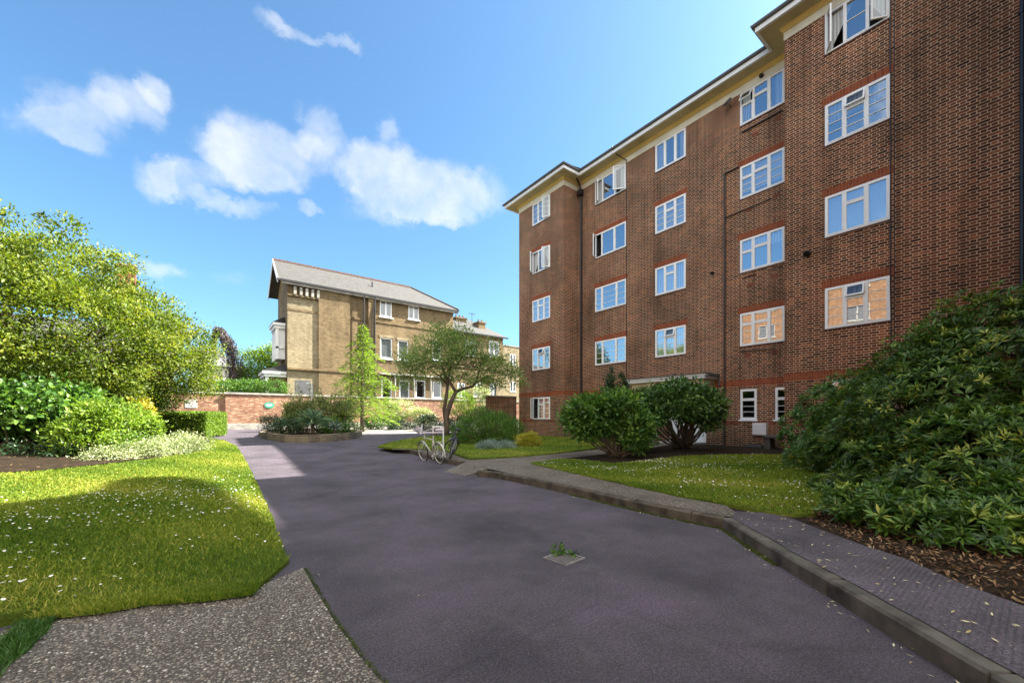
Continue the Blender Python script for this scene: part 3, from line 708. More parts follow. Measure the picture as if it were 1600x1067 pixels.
# opposite block, out of the picture on the left: it is what the windows reflect
opp = root('apartment_block', (-15, 0, 0), 'sunlit orange brick block of flats facing the brown flats across the drive', 'building')
ow = []
for fl in range(5):
    for k in range(9): ow.append((-11+k*4.0, -9.4+k*4.0, 1.5+fl*2.8, 2.8+fl*2.8))
mb = MB(); wall(mb, 'X+', -15, -14, 25, 0, 15.2, ow); wall(mb, 'Y+', 25, 15, 25, 0, 15.2); wall(mb, 'Y', -14, -25, -15, 0, 15.2); wall(mb, 'X', -25, -25, 14, 0, 15.2)
part(mb, 'wall', 'wingbrick', opp)
for a, b, c, d in ow:
    mb = MB(); mb.M = face_mx('X+', -15); frame_rect(mb, a, b, c, d, .07, -.1, 0); mb.box((a+b)/2-.05, -.1, c, (a+b)/2+.05, 0, d); mb.box(a-.1, -.1, c-.09, b+.1, .05, c)
    w_ = part(mb, 'window', 'stone', opp)
    mb = MB(); mb.M = face_mx('X+', -15); mb.box(a, -.09, c, b, -.08, d); mb.build('pane', M['lead'], w_)
mb = MB(); FO = [(-15, -14), (-15, 25), (-25, 25), (-25, -14)]
r0 = offset_poly(FO, .6); mb.add([(q.x, q.y, 15.2) for q in r0] + [(-18, -10, 18), (-18, 21, 18), (-22, 21, 18), (-22, -10, 18)], [(0,1,5,4),(1,2,6,5),(2,3,7,6),(3,0,4,7),(4,5,6,7),(3,2,1,0)])
part(mb, 'roof', 'slate', opp)
mb = MB(); sweep(mb, FO, [(0.0, 14.9), (.6, 14.9), (.6, 15.19), (0.0, 15.19)]); part(mb, 'cornice', 'white', opp)
# ---------------------------------------------------------------- the yellow brick house beyond the wall
HY = 38.7
hs = root('brick_house', (5.4, HY, .5), 'tall yellow brick house with slate roof behind the long garden wall, left of the flats', 'house')
hx0, hx1 = onY(449, HY), onY(708, HY)
hw = []
def hwin(l, r, t, b, Y=HY): return (onY(l, Y), onY(r, Y), zY((l+r)/2, b, Y), zY((l+r)/2, t, Y))
W1 = [hwin(593.5, 612.5, 470, 495), hwin(638, 655, 478, 499)]
W2 = [hwin(594, 613, 528, 560), hwin(621.5, 638, 532, 562), hwin(676, 690, 534, 562)]
W3 = [hwin(596, 612.5, 593, 623), hwin(624, 640, 594, 624), hwin(649.5, 665, 594, 622), hwin(676, 690, 596, 622)]
hw = W1 + W2 + W3
EAV = zY(575, 459.5, HY-.4)
mb = MB()
wall(mb, 'Y', HY, hx0, hx1, .3, EAV, hw, .12)
wall(mb, 'X', hx0, -44.4, -HY, .3, EAV+.1); wall(mb, 'X+', hx1, HY, 44.4, .3, EAV); wall(mb, 'Y+', 44.4, -hx1, -hx0, .3, EAV)
my = (HY+44.4)/2-.2; ridge = EAV + 2.45
mb.add([(hx0, HY, EAV+.1), (hx0, 44.4, EAV+.1), (hx0, my, ridge-.25)], [(0, 2, 1)])
part(mb, 'wall', 'yellow', hs)
xo0, xo1 = onY(498, HY-.25), onY(547, HY-.25)
mb = MB(); mb.box(xo0, HY-.22, .3, xo1, HY-.003, EAV-.02); part(mb, 'chimney_breast', 'yellow', hs)
mb = MB(); mb.box(hx0-.002, HY-.04, .3, xo0-.003, HY-.004, EAV-1.25); part(mb, 'pale_panel', 'pale', hs)['label'] = 'pale weathered brick panel'
mb = MB(); mb.box(onY(574, HY), HY-.35, .3, onY(583, HY), HY-.003, EAV-.02); part(mb, 'pilaster', 'yellow', hs)
mb = MB()   # string courses
for zz, h, p in ((zY(448, 577, HY), .16, .30), (zY(600, 500, HY)-.35, .2, .07), (EAV-1.25, .12, .28)):
    x1 = xo0 if h == .12 else hx1
    mb.box(hx0-.02, HY-p, zz, x1-.004, HY-.005, zz+h)
part(mb, 'string_course', 'yellow', hs)
mb = MB()
for i in range(5):
    x = hx0 + .55 + i*(xo0-hx0-.5)/4.2; mb.box(x-.1, HY-.34, EAV-1.1, x+.1, HY-.01, EAV-.45); mb.box(x-.1, HY-.24, EAV-1.24, x+.1, HY-.01, EAV-1.1)
part(mb, 'corbel', 'stone', hs)
for i, (a, b, c, d) in enumerate(hw):
    sash = i >= 2
    li = [(1, 0, 0, 0, 0)] if 2 <= i else [(1, 0, 0, 0, 0), (1, 0, 0, 0, 0)]
    w = window(hs, 'Y', HY, a, b, c, d, li, cover='curtain' if i in (0, 1, 2, 3, 6) else 'sides', sill=True, rec=.1, fw=.09, glass='glassd')
    w.matrix_parent_inverse = Matrix.Translation(-Vector(hs.location))
    mb = MB(); mb.box(a-.1, HY-.14, c-.14, b+.1, HY-.003, c-.062); part(mb, 'sill', 'white', hs)
    mb = MB(); mb.box(a-.12, HY-.05, d+.004, b+.12, HY-.003, d+.25); part(mb, 'lintel', 'pale', hs)
# lower bay roof line across the ground floor
mb = MB(); x0_, x1_ = onY(590, HY), onY(700, HY); zz = zY(640, 588, HY); mb.box(x0_, HY-.5, zz, x1_, HY-.004, zz+.16); part(mb, 'canopy', 'stone', hs)
for px in (642, 612.5, 668): mb = MB(); x = onY(px+3, HY); mb.tube([(x, HY-.3, .5), (x, HY-.3, zz)], .09, 8); part(mb, 'column', 'stone', hs)
# roof: gable to the left, hip to the right
ex0, ex1 = hx0-.75, hx1+.45; ey0, ey1 = HY-.45, 44.85; hipx = onY(641, my)
mb = MB(); ez = EAV
V = [(ex0, ey0, ez), (ex1, ey0, ez), (ex1, ey1, ez), (ex0, ey1, ez), (ex0, my, ridge), (hipx, my, ridge)]
t = .14; V2 = [(x, y, z-t) for x, y, z in V]
mb.add(V+V2, [(0,1,5,4),(2,3,4,5),(1,2,5),(6,10,11,7),(8,11,10,9),(7,11,8),(0,6,7,1),(1,7,8,2),(2,8,9,3),(0,4,10,6),(4,3,9,10)])
rf = part(mb, 'roof', 'slate', hs)
mb = MB(); x = ex0
while x < hipx: mb.box(x, my-.09, ridge-.03, x+.3, my+.09, ridge+.1); mb.box(x+.1, my-.03, ridge+.1, x+.2, my+.03, ridge+.17); x += .33
mb.build('ridge_tiles', M['rust'], rf)
mb = MB(); mb.tube([(hipx, my, ridge+.04), (ex1, ey0, ez+.06)], .09, 6); mb.build('hip_tiles', M['slate'], rf)
mb = MB(); mb.box(ex0+.2, ey0-.1, ez-.2, ex1, ey0-.02, ez-.03); part(mb, 'gutter', 'black', hs)
mb = MB(); mb.box(ex0+.3, ey0, ez-.35, ex1-.1, HY-.24, ez-.2); part(mb, 'eaves_board', 'stone', hs)
mb = MB()   # barge boards
for s in (0, 1):
    ya = ey0 if s == 0 else ey1
    mb.add([(ex0-.06, ya, ez-.35), (ex0-.06, my, ridge-.3), (ex0-.06, my, ridge+.06), (ex0-.06, ya, ez+.02), (ex0, ya, ez-.35), (ex0, my, ridge-.3), (ex0, my, ridge+.06), (ex0, ya, ez+.02)],
           [(0,1,2,3),(7,6,5,4),(0,4,5,1),(3,2,6,7)])
part(mb, 'barge_board', 'white', hs)
for px in (569, 586):
    mb = MB(); x = onY(px, HY-.45); mb.tube([(x, HY-.42, .5), (x, HY-.42, EAV-.2)], .06, 8)
    if px == 586: mb.tube([(x, HY-.42, zY(586, 470, HY)-.1), (x-.3, HY-.42, zY(586, 500, HY)), (x-.3, HY-.42, 3)], .045, 8)
    part(mb, 'downpipe', 'black', hs)
mb = MB(); x = onY(584, my-2); mb.tube([(x, HY+1.1, ez), (x, HY+1.1, ez+1.7)], .07, 8); part(mb, 'vent_pipe', 'black', hs)
mb = MB(); x = onY(438, HY-.1); mb.box(onY(461, HY), HY-.05, 2.1, onY(485, HY), HY-.043, zY(470, 594, HY)); part(mb, 'side_door', 'lead', hs)
# bay windows on the gable side
def bay(x0, x1, y0, y1, z0, z1, low):
    mb = MB(); mb.box(x0+.12, y0+.12, z0, x1, y1-.12, z1-.6); b_ = part(mb, 'bay_window', 'yellow' if low else 'white', hs)
    mb = MB()
    for y in (y0, (y0+y1)/2-.12, y1-.24): mb.box(x0, y, z0, x0+.24, y+.24, z1-.6)
    mb.box(x0-.1, y0-.08, z1-.6, x1, y1+.08, z1-.35); mb.box(x0-.22, y0-.2, z1-.35, x1, y1+.2, z1-.12); mb.box(x0-.06, y0, z0+(z1-z0)*.28, x1-.1, y0+.1, z0+(z1-z0)*.33)
    if low: mb.box(x0+.35, y0+.02, z0+(z1-z0)*.50, x1-.05, y0+.16, z0+(z1-z0)*.6)
    mb.build('trim', M['white'], b_)
    mb = MB(); mb.box(x0+.08, y0+.24, z0+1.2, x0+.118, y1-.24, z1-.7)
    if low: mb.box(x0+.75, y0+.09, z0+.7, x1-.15, y0+.118, z0+(z1-z0)*.5)
    mb.build('pane', M['curtain'] if not low else M['lead'], b_)
    mb = MB(); mb.add([(x0-.25, y0-.22, z1-.12), (x1, y0-.22, z1-.12), (x1, y1+.22, z1-.12), (x0-.25, y1+.22, z1-.12), (x1, y0+.4, z1+.55), (x1, y1-.4, z1+.55)],
        [(0,1,4),(3,0,4,5),(2,3,5),(3,2,1,0),(1,2,5,4)]); mb.build('bay_roof', M['black'], b_)
bay(hx0-1.55, hx0-.03, HY+.35, HY+3.6, .4, zY(420, 577, HY+.4), True)
bay(hx0-.75, hx0-.03, HY+1.0, HY+3.4, zY(430, 560, HY+1), zY(430, 507, HY+1)+.3, False)

# second house: hipped roof and two chimneys right of the tree top
Y2 = 44.0; a2, b2 = onY(690, Y2), onY(786, Y2); e2 = zY(760, 524, Y2)
h2 = root('brick_house', (a2, Y2, .5), 'lower yellow brick house with hipped roof and chimney stacks, partly behind the small tree', 'house')
w2 = [hwin(727, 744, 531, 556, Y2), hwin(764, 780, 533, 558, Y2), hwin(765, 777, 598, 620, Y2), hwin(715, 727, 598, 620, Y2), hwin(740, 752, 598, 620, Y2)]
mb = MB(); wall(mb, 'Y', Y2, a2, b2, .3, e2, w2, .12); wall(mb, 'X', a2, -Y2-7, -Y2, .3, e2); wall(mb, 'X+', b2, Y2, Y2+7, .3, e2); wall(mb, 'Y+', Y2+7, -b2, -a2, .3, e2); part(mb, 'wall', 'yellow', h2)
for a, b, c, d in w2:
    w = window(h2, 'Y', Y2, a, b, c, d, [(1,0,0,0,0),(1,0,0,0,0)], cover='curtain', sill=True, rec=.08, fw=.09, glass='glassd'); w.matrix_parent_inverse = Matrix.Translation(-Vector(h2.location))
mb = MB(); V = [(a2-.4, Y2-.4, e2), (b2+.4, Y2-.4, e2), (b2+.4, Y2+7.4, e2), (a2-.4, Y2+7.4, e2), (a2+3, Y2+3.5, e2+2.6), (b2-3, Y2+3.5, e2+2.6)]
mb.add(V, [(0,1,5,4),(1,2,5),(2,3,4,5),(3,0,4),(3,2,1,0)]); rf = part(mb, 'roof', 'slate', h2)
for l, r, t, dy in ((713, 729, 492, 2.4), (748, 758.5, 499, 1.2)):
    Yc = Y2 + dy; mb = MB(); x0, x1 = onY(l, Yc), onY(r, Yc); zt = zY((l+r)/2, t, Yc)
    mb.box(x0, Yc, e2, x1, Yc+1.2, zt-.5); mb.box(x0-.1, Yc-.1, zt-.5, x1+.1, Yc+1.3, zt-.32); c_ = mb.build('chimney', M['yellow'], rf)
    mb = MB(); k = max(2, int((x1-x0)/.45))
    for i in range(k): mb = MB(); x = x0 + (i+.5)*(x1-x0)/k; mb.tube([(x, Yc+.5, zt-.33), (x, Yc+.5, zt+.05)], [.13, .1], 10); mb.build('chimney_pot', M['rust'], rf)
mb = MB(); x = onY(737.5, Y2+2); zt = zY(737.5, 489, Y2+2); mb.tube([(x, Y2+2, e2), (x, Y2+2, zt)], .04); mb.box(x-.5, Y2+1.98, zt-.12, x+.5, Y2+2.02, zt-.08)
for i in range(5): mb.box(x-.4+i*.2, Y2+1.7, zt-.13, x-.38+i*.2, Y2+2.3, zt-.11)
part(mb, 'aerial', 'lead', h2)
mb = MB(); mb.box(a2-.5, Y2-.55, e2-.2, b2+.5, Y2-.4, e2-.02); part(mb, 'gutter', 'black', h2)
mb = MB(); zz = zY(740, 575, Y2); mb.box(a2, Y2-.12, zz, b2, Y2-.003, zz+.2); mb.box(onY(775, Y2), Y2-.1, .5, onY(790, Y2), Y2-.01, zY(780, 600, Y2)); part(mb, 'string_course', 'pale', h2)
# third: flat topped pale brick block hard behind the flats
Y3 = 47.0; a3, b3 = onY(779, Y3), onY(850, Y3); e3 = zY(795, 541, Y3)
h3 = root('brick_house', (a3, Y3, .5), 'flat topped pale brick building just showing left of the end of the flats', 'house')
w3 = [hwin(797, 806, 553, 572, Y3), hwin(797, 806, 596, 612, Y3)]
mb = MB(); wall(mb, 'Y', Y3, a3, b3, .3, e3, w3, .12); wall(mb, 'X', a3, -Y3-8, -Y3, .3, e3); wall(mb, 'X+', b3, Y3, Y3+8, .3, e3); wall(mb, 'Y+', Y3+8, -b3, -a3, .3, e3); mb.box(a3+.4, Y3+.4, e3-.6, b3-.4, Y3+7.6, e3-.5); part(mb, 'wall', 'pale', h3)
mb = MB(); mb.box(a3-.06, Y3-.08, e3, b3+.06, Y3+.3, e3+.12); part(mb, 'coping', 'stone', h3)
for a, b, c, d in w3:
    w = window(h3, 'Y', Y3, a, b, c, d, [(1,0,0,0,0),(1,0,0,0,0)], sill=True, rec=.08, fw=.09, glass='glassd'); w.matrix_parent_inverse = Matrix.Translation(-Vector(h3.location))

# red brick house hidden behind the big tree on the left, only its chimney clears the crown
YL = 42.0; aL, bL = -22.0, onY(262, YL); eL = 6.4
hr_ = root('brick_house', (bL, YL, .5), 'red brick house mostly hidden behind the big yellow green tree, its chimney above the leaves', 'house')
wL = [(-6.2, -5.0, 2.6, 4.6), (-9.0, -7.8, 2.6, 4.6), (-6.2, -5.0, 5.6, 7.2), (-9.0, -7.8, 5.6, 7.2)]
mb = MB(); wall(mb, 'Y', YL, aL, bL, .3, eL, wL, .12); wall(mb, 'X', aL, -YL-8, -YL, .3, eL); wall(mb, 'X+', bL, YL, YL+8, .3, eL); wall(mb, 'Y+', YL+8, -bL, -aL, .3, eL)
mb.add([(bL, YL, eL), (bL, YL+8, eL), (bL, YL+4, eL+2.5)], [(0, 1, 2)]); part(mb, 'wall', 'redpatch', hr_)
for a, b, c, d in wL:
    w = window(hr_, 'Y', YL, a, b, c, d, [(1,0,0,0,0)], sill=True, rec=.08, fw=.09, glass='glassd'); w.matrix_parent_inverse = Matrix.Translation(-Vector(hr_.location))
mb = MB(); mb.add([(aL-.3, YL-.5, eL-.2), (bL+.3, YL-.5, eL-.2), (bL+.3, YL+4, eL+2.7), (aL-.3, YL+4, eL+2.7), (bL+.3, YL+8.5, eL-.2), (aL-.3, YL+8.5, eL-.2)], [(0,1,2,3),(3,2,4,5),(0,5,4,1)]); rf = part(mb, 'roof', 'slate', hr_)
for l, r, t, Yc in ((181, 214, 414, YL+4.6),):
    x0, x1 = onY(l+2, Yc), onY(r-2, Yc); zt = zY(198, t, Yc)
    mb = MB(); mb.box(x0, Yc-.45, eL, x1, Yc+.45, zt-.45); mb.box(x0-.08, Yc-.53, zt-.45, x1+.08, Yc+.53, zt-.15); mb.build('chimney', M['redpatch'], rf)
    mb = MB()
    for i in range(4): mb = MB(); x = x0 + (i+.5)*(x1-x0)/4; mb.tube([(x, Yc, zt-.16), (x, Yc, zt+.12)], [.13, .11], 10); mb.build('chimney_pot', M['rust'], rf)

# cream villa far away between the tree and the yellow house
YC = 62.0; ac, bc = onY(300, YC), onY(368, YC); ec = zY(335, 572, YC)
vl = root('cream_villa', (ac, YC, .5), 'distant cream rendered villa with grey hipped roof between big tree and weeping tree', 'house')
wc = [hwin(341, 349, 584, 604, YC), hwin(326, 333, 584, 604, YC), hwin(355, 361, 585, 604, YC)]
mb = MB(); wall(mb, 'Y', YC, ac, bc, .3, ec, wc, .12); wall(mb, 'X', ac, -YC-8, -YC, .3, ec); wall(mb, 'X+', bc, YC, YC+8, .3, ec); wall(mb, 'Y+', YC+8, -bc, -ac, .3, ec); part(mb, 'wall', 'cream', vl)
for a, b, c, d in wc:
    w = window(vl, 'Y', YC, a, b, c, d, [(1,0,1,0,0)], sill=True, rec=.08, fw=.09, glass='glassd'); w.matrix_parent_inverse = Matrix.Translation(-Vector(vl.location))
zr = zY(320, 545, YC+4); mb = MB(); V = [(ac-.5, YC-.5, ec), (bc+.5, YC-.5, ec), (bc+.5, YC+8.5, ec), (ac-.5, YC+8.5, ec), (ac+2.5, YC+4, zr), (bc-4.5, YC+4, zr)]
mb.add(V, [(0,1,5,4),(1,2,5),(2,3,4,5),(3,0,4),(3,2,1,0)]); rf = part(mb, 'roof', 'roofl', vl)
mb = MB(); x = onY(374, YC+3); mb.box(x-.5, YC+2.6, ec-1, x+.5, YC+3.4, zY(374, 573, YC+3)); mb.build('chimney', M['redpatch'], rf)

# ---------------------------------------------------------------- boundary wall, side wall
WY = 36.0; wt_ = zY(430, 618, WY)
bw = root('garden_wall', (2, WY, .5), 'long high old brick boundary wall with stone coping at the end of the drive', 'wall')
mb = MB(); jx = onY(352, WY)
mb.box(-16, WY, 0, jx, WY+.35, wt_); mb.box(jx, WY-.16, 0, 34, WY+.35, wt_); part(mb, 'brickwork', 'oldwall', bw)
mb = MB(); mb.box(-16, WY-.06, wt_, jx-.1, WY+.41, wt_+.12); mb.box(jx-.1, WY-.24, wt_+.0, 34, WY+.41, wt_+.14); part(mb, 'coping', 'stone', bw, bevel=.02)
mb = MB(); mb.box(jx-1.2, WY-.42, .1, 34, WY-.165, .62+.35); part(mb, 'plinth', 'stone', bw, bevel=.03)
def wsign(px0, px1, py0, py1, mat, name, label, cat, oval=False):
    Y = WY-.2 if px0 > 352 else WY-.03; mb = MB(); a, b = onY(px0, Y), onY(px1, Y); c, d = zY(px0, py1, Y), zY(px0, py0, Y)
    if oval:
        cx, cz, rx, rz = (a+b)/2, (c+d)/2, (b-a)/2, (d-c)/2; n = 28
        vs = [(cx+math.cos(2*math.pi*i/n)*rx, Y, cz+math.sin(2*math.pi*i/n)*rz) for i in range(n)]
        mb.add(vs + [(x, Y+.03, z) for x, y, z in vs], [tuple(range(n)), tuple(range(n, 2*n))[::-1]] + [(i, n+i, n+(i+1)%n, (i+1)%n) for i in range(n)])
        r_ = root(name, (cx, Y, c), label, cat); part(mb, 'plate', mat, r_)
        mb = MB()
        for k, (f, w) in enumerate(((.3, .5), (.0, .75), (-.3, .45))):
            x = cx - rx*w
            while x < cx + rx*w: l = random.uniform(.05, .13); mb.box(x, Y-.006, cz+rz*f-.03, min(x+l, cx+rx*w), Y-.001, cz+rz*f+.03); x += l + .04
        part(mb, 'lettering', 'white', r_)
    else:
        r_ = root(name, ((a+b)/2, Y, c), label, cat); mb.box(a, Y, c, b, Y+.04, d); part(mb, 'plate', mat, r_, bevel=.01)
        mb = MB()
        for k in range(4):
            z = d - (d-c)*(k+1)/5; x = a+.1
            while x < b-.12: l = random.uniform(.04, .12); mb.box(x, Y-.005, z-.018, min(x+l, b-.1), Y-.001, z+.018); x += l+.03
        part(mb, 'lettering', 'lead', r_)
wsign(289, 308, 624, 637, 'plaque', 'wall_plaque', 'small white rectangular plaque on the old brick boundary wall', 'plaque')
wsign(413, 428.5, 628, 637.5, 'green', 'wall_sign', 'green oval sign on the old brick boundary wall above the planter', 'sign', True)
sw = root('brick_wall', (13.2, 19.9, .3), 'short dark brick wall joining the end of the flats, behind the small tree', 'wall')
mb = MB(); mb.box(13.25, 19.9, .1, 15.4, 20.15, zY(780, 620, 19.9)); part(mb, 'brickwork', 'brick', sw); mb = MB(); mb.box(13.2, 19.86, zY(780, 620, 19.9), 15.4, 20.19, zY(780, 620, 19.9)+.08); part(mb, 'coping', 'stone', sw)
# ---------------------------------------------------------------- ground
patch('ground', [(-300,-60),(300,-60),(300,400),(-300,400)], lambda x, y: gz(x, y)-.35, M['earth'], res=40)
patch('drive', [(-8,-8),(16,-8),(16,WY-.1),(-8,WY-.1)], gz, M['asphalt'], res=1.5)
G = lambda L, h: [onz(px, py, h) for px, py in L]
def inset(P, d):
    out = []
    for i, p in enumerate(P):
        a = Vector(P[max(0, i-1)]); b = Vector(P[min(len(P)-1, i+1)]); t = (b-a).normalized(); out.append((p[0]+t.y*-d*-1, p[1]-t.x*d) if False else (p[0]-t.y*d, p[1]+t.x*d))
    return out
# left lawn
lawnL_far = G([(322,684),(350,688),(370,697),(385,722),(400,752),(418,792),(436,838),(452,875)], lambda x, y: gz(x, y)+.03)
lawnL_near = G([(400,921),(330,930),(240,936),(170,948),(100,955),(60,962)], lambda x, y: gz(x, y)+.03)
lawnL = lawnL_far + lawnL_near + [(-2.2,4.4),(-5,4.3),(-9,8),(-9,36),(lawnL_far[0][0]-1.2,36)]
patch('lawn', lawnL, hl, M['lawn'], off=-.01, res=.5, skirt=.12, jitter=.03)
# bed under the big tree
bedL = G([(330,690),(312,698),(306,706),(240,716),(150,727),(60,736),(-60,742)], hl) + [(-7.5,13.5),(-9,16),(-9,34),(-.6,34)]
patch('planting_bed', bedL, lambda x, y: hl(x, y)+.02, M['soil'], res=.6)
# aggregate paving at the lower left
edgeR = G([(474,885),(482,900),(520,965),(560,1020),(600,1067),(640,1130)], .02)
padL = [edgeR[0]] + edgeR[1:] + [(.35,1.2),(-3,1.2),(-3,4.2)] + G([(0,985),(60,962),(100,952),(170,945),(240,933),(330,926),(400,916)], .02)
patch('paving', padL, lambda x, y: gz(x, y)+.012, M['pebble'], res=.5, jitter=.006)
# weedy strip
def stones(name, poly, h, n, s0, mat, label):
    P = np.array(poly); lo, hi = P.min(0), P.max(0); x = rng.uniform(lo[0], hi[0], n*3); y = rng.uniform(lo[1], hi[1], n*3); k = inside(poly, x, y); x, y = x[k][:n], y[k][:n]; n = len(x)
    z = np.array([h(a, b) for a, b in zip(x, y)]); s = s0*rng.uniform(.4, 1.5, n); th = rng.uniform(0, 6.28, n); V = np.zeros((n, 6, 3))
    for i, (a, r) in enumerate(((0, 1), (1.3, .7), (2.6, .9), (3.9, .75), (5.1, .85))): V[:, i, 0] = x+np.cos(th+a)*s*r; V[:, i, 1] = y+np.sin(th+a)*s*r*.8; V[:, i, 2] = z-.003
    V[:, 5, 0] = x; V[:, 5, 1] = y; V[:, 5, 2] = z+s*.45; i = np.arange(n)[:, None]*6; F = np.concatenate([i+np.array([[a, (a+1) % 5, 5, 5]]) for a in range(5)])
    F = np.concatenate([i+np.array([[a, (a+1) % 5, 5]]) for a in range(5)]); t = np.tile(rng.random(n), 5); o = quadmesh(name, V.reshape(-1, 3), F, mat, None, t, True); o['kind'] = 'stuff'; o['label'] = label; o['category'] = 'pebbles'
M['stones'] = m_leaf('pebble_stone', [(.07,.055,.045),(.16,.13,.105),(.26,.23,.19),(.5,.47,.42)], .7, 0, .3)
stones('pebbles', padL, lambda x, y: gz(x, y)+.012, 9000, .011, M['stones'], 'small pebbles set in and loose on the exposed aggregate paving')
stones('grit', [(.8,2.0),(3.2,1.2),(4.2,3),(6.2,6.5),(4.8,11),(1.4,11),(.95,7)], gz, 12000, .0042, M['stones'], 'tiny loose grit on the dark asphalt drive')
strip = G([(-60,1075),(0,1000),(30,975),(60,960),(95,952),(70,985),(45,1010),(10,1040),(-30,1090)], .03)
# right side raised ground
kb = G([(745,744),(780,747.5),(891.6,772.5),(1003,799.6),(1099,820),(1129,825.5),(1168,852),(1217,884.6),(1319,947),(1428,1017),(1503,1067),(1600,1128)], 0.0)
kb2 = [onz(px, py, gz) for px, py in ((612,702.5),(640,708),(664,715),(685,721.5),(722,729))]
far_side = [onz(px, py, gz) for px, py in ((588,699),(600,691),(640,683),(700,676),(760,675))]
def kerb(P, label_name, mat, h0=.145, w=.13, side=1):
    # densify, then a stone strip standing on the drive
    Q = []
    for a, b in zip(P, P[1:]):
        n = max(1, int(math.dist(a, b)/.3))
        for k in range(n): t = k/n; Q.append((a[0]+(b[0]-a[0])*t, a[1]+(b[1]-a[1])*t))
    Q.append(P[-1])
    for _ in range(2): Q = [Q[0]] + [((a[0]+2*b[0]+c[0])/4, (a[1]+2*b[1]+c[1])/4) for a, b, c in zip(Q, Q[1:], Q[2:])] + [Q[-1]]
    I = inset(Q, w*side); I2 = inset(Q, .018*side); vs = []; fs = []
    rings = []
    for m_, (q, i, j) in enumerate(zip(Q, I, I2)):
        rings.append((q, i, j, 0))
        if m_ % 3 == 2 and m_ < len(Q)-1:
            q2, i2, j2 = Q[m_+1], I[m_+1], I2[m_+1]; lp = lambda a, b, t: (a[0]+(b[0]-a[0])*t, a[1]+(b[1]-a[1])*t)
            for t, g in ((.46, 0), (.48, 1), (.52, 1), (.54, 0)): rings.append((lp(q, q2, t), lp(i, i2, t), lp(j, j2, t), g))
    Q = [r[0] for r in rings]; stone_t = 0
    for q, i, j, g in rings:
        z = gz(*q)-g*.02; jt = stone_t
        if g: stone_t = random.uniform(-.009, .007); q = (q[0]+(i[0]-q[0])*.12, q[1]+(i[1]-q[1])*.12)
        vs += [(q[0], q[1], z-.05), (q[0]+jt, q[1]+jt, z+h0-.02), (j[0], j[1], z+h0+jt*.6), (i[0], i[1], z+h0+.002), (i[0], i[1], z-.05)]
    for k in range(len(Q)-1):
        for s in range(4):
            f = (5*k+s, 5*k+s+1, 5*k+s+6, 5*k+s+5); fs.append(f if side < 0 else f[::-1])
    fs += [(0,1,2,3,4), tuple(5*(len(Q)-1)+s for s in range(5))[::-1]]
    mb = MB(); mb.add(vs, fs); o = mb.build('kerb', mat); o['kind'] = 'structure'; return Q
side = 1 if (lambda a, b: (Vector((b[0]-a[0], b[1]-a[1])).normalized()))(kb[0], kb[-1]).x * 1 > 0 else 1
kA = kb[:6]; kB = kb[5:]
kerb(kA, 'kerb', M['kerb2']); kerb(kB, 'kerb', M['kerb']); kerb(kb2, 'kerb', M['kerb2'])
ramp = G([(693,737),(727,743.5)], gz); rampt = G([(761,732),(722,724)], hr)
base = inset(kb, .05); base2 = inset(kb2, .05)
raised = base2 + [rampt[1], rampt[0]] + base[1:] + [(6,-1.0),(XR+.2,-1.0),(XR+.2,20.3),(13.2,20.3)] + [onz(760,676,hr), onz(700,677,hr), onz(640,685,hr), onz(600,692,hr)]
patch('planting_bed', raised, lambda x, y: hr(x, y)-.015, M['soil'], res=.5, skirt=.2)
mb = MB(); a, b = ramp; c, d = rampt
mb.add([(a[0],a[1],gz(*a)+.006),(b[0],b[1],gz(*b)+.006),(c[0],c[1],hr(*c)+.002),(d[0],d[1],hr(*d)+.002)], [(0,1,2,3)])
mb.add([(b[0],b[1],gz(*b)-.01),(c[0],c[1],gz(*c)-.01),(c[0],c[1],hr(*c)+.002),(b[0],b[1],gz(*b)+.006)], [(0,1,2,3)])
o = mb.build('ramp', M['pebble2']); o['kind'] = 'structure'
kt = inset(kb, .12); kt2 = inset(kb2, .12)
path = kt2[:] + [rampt[1], rampt[0]] + kt[1:6] + G([(1150,800),(1130.6,788),(1067,777),(939,748.6),(829,724.7),(876,717),(930,711),(1000,703),(1065,693),(1096,689),(1082,684),(1040,688),(960,697),(925,703),(850,711),(800,715),(735,718.5),(690,704),(650,703),(612,702)], hr)
patch('path', path, lambda x, y: hr(x, y)+.004, M['pebble2'], res=.5, jitter=.01)
island = G([(590,698),(612,691),(640,686),(668,682),(760,678),(860,680),(940,685),(1000,688),(955,696),(925,702),(850,710),(800,714),(735,717.5),(690,703),(650,702),(612,701)], hr)
patch('lawn', island, lambda x, y: hr(x, y)+.03, M['lawn'], res=.5, skirt=.06, jitter=.02)
lawnR = G([(829,725),(876,718),(907,720),(958,726),(1003,721.5),(1067,714),(1130,712),(1226,712),(1290,715),(1300,760),(1275,806),(1240,806),(1194,801),(1130.6,789),(1067,778),(939,749.5)], hr)
patch('lawn', lawnR, lambda x, y: hr(x, y)+.03, M['lawn'], res=.5, skirt=.06, jitter=.02)
studs = kt[5:] + [(3.2,-1.0),(5.2,-1.0)] + G([(1680,990),(1600,948),(1491,908),(1413,873),(1350,853),(1287.6,830),(1229,808),(1190,801),(1150,799)], hr)
patch('pavement', studs, lambda x, y: hr(x, y)+.008, M['studded'], res=.4, jitter=.015)
# light concrete strip at the foot of the far wall
patch('footway', [onz(560,677.5,gz), onz(652,677.5,gz), (14.5,34.5), (4,34.5)], lambda x, y: gz(x, y)+.012, M['stone'], res=1)

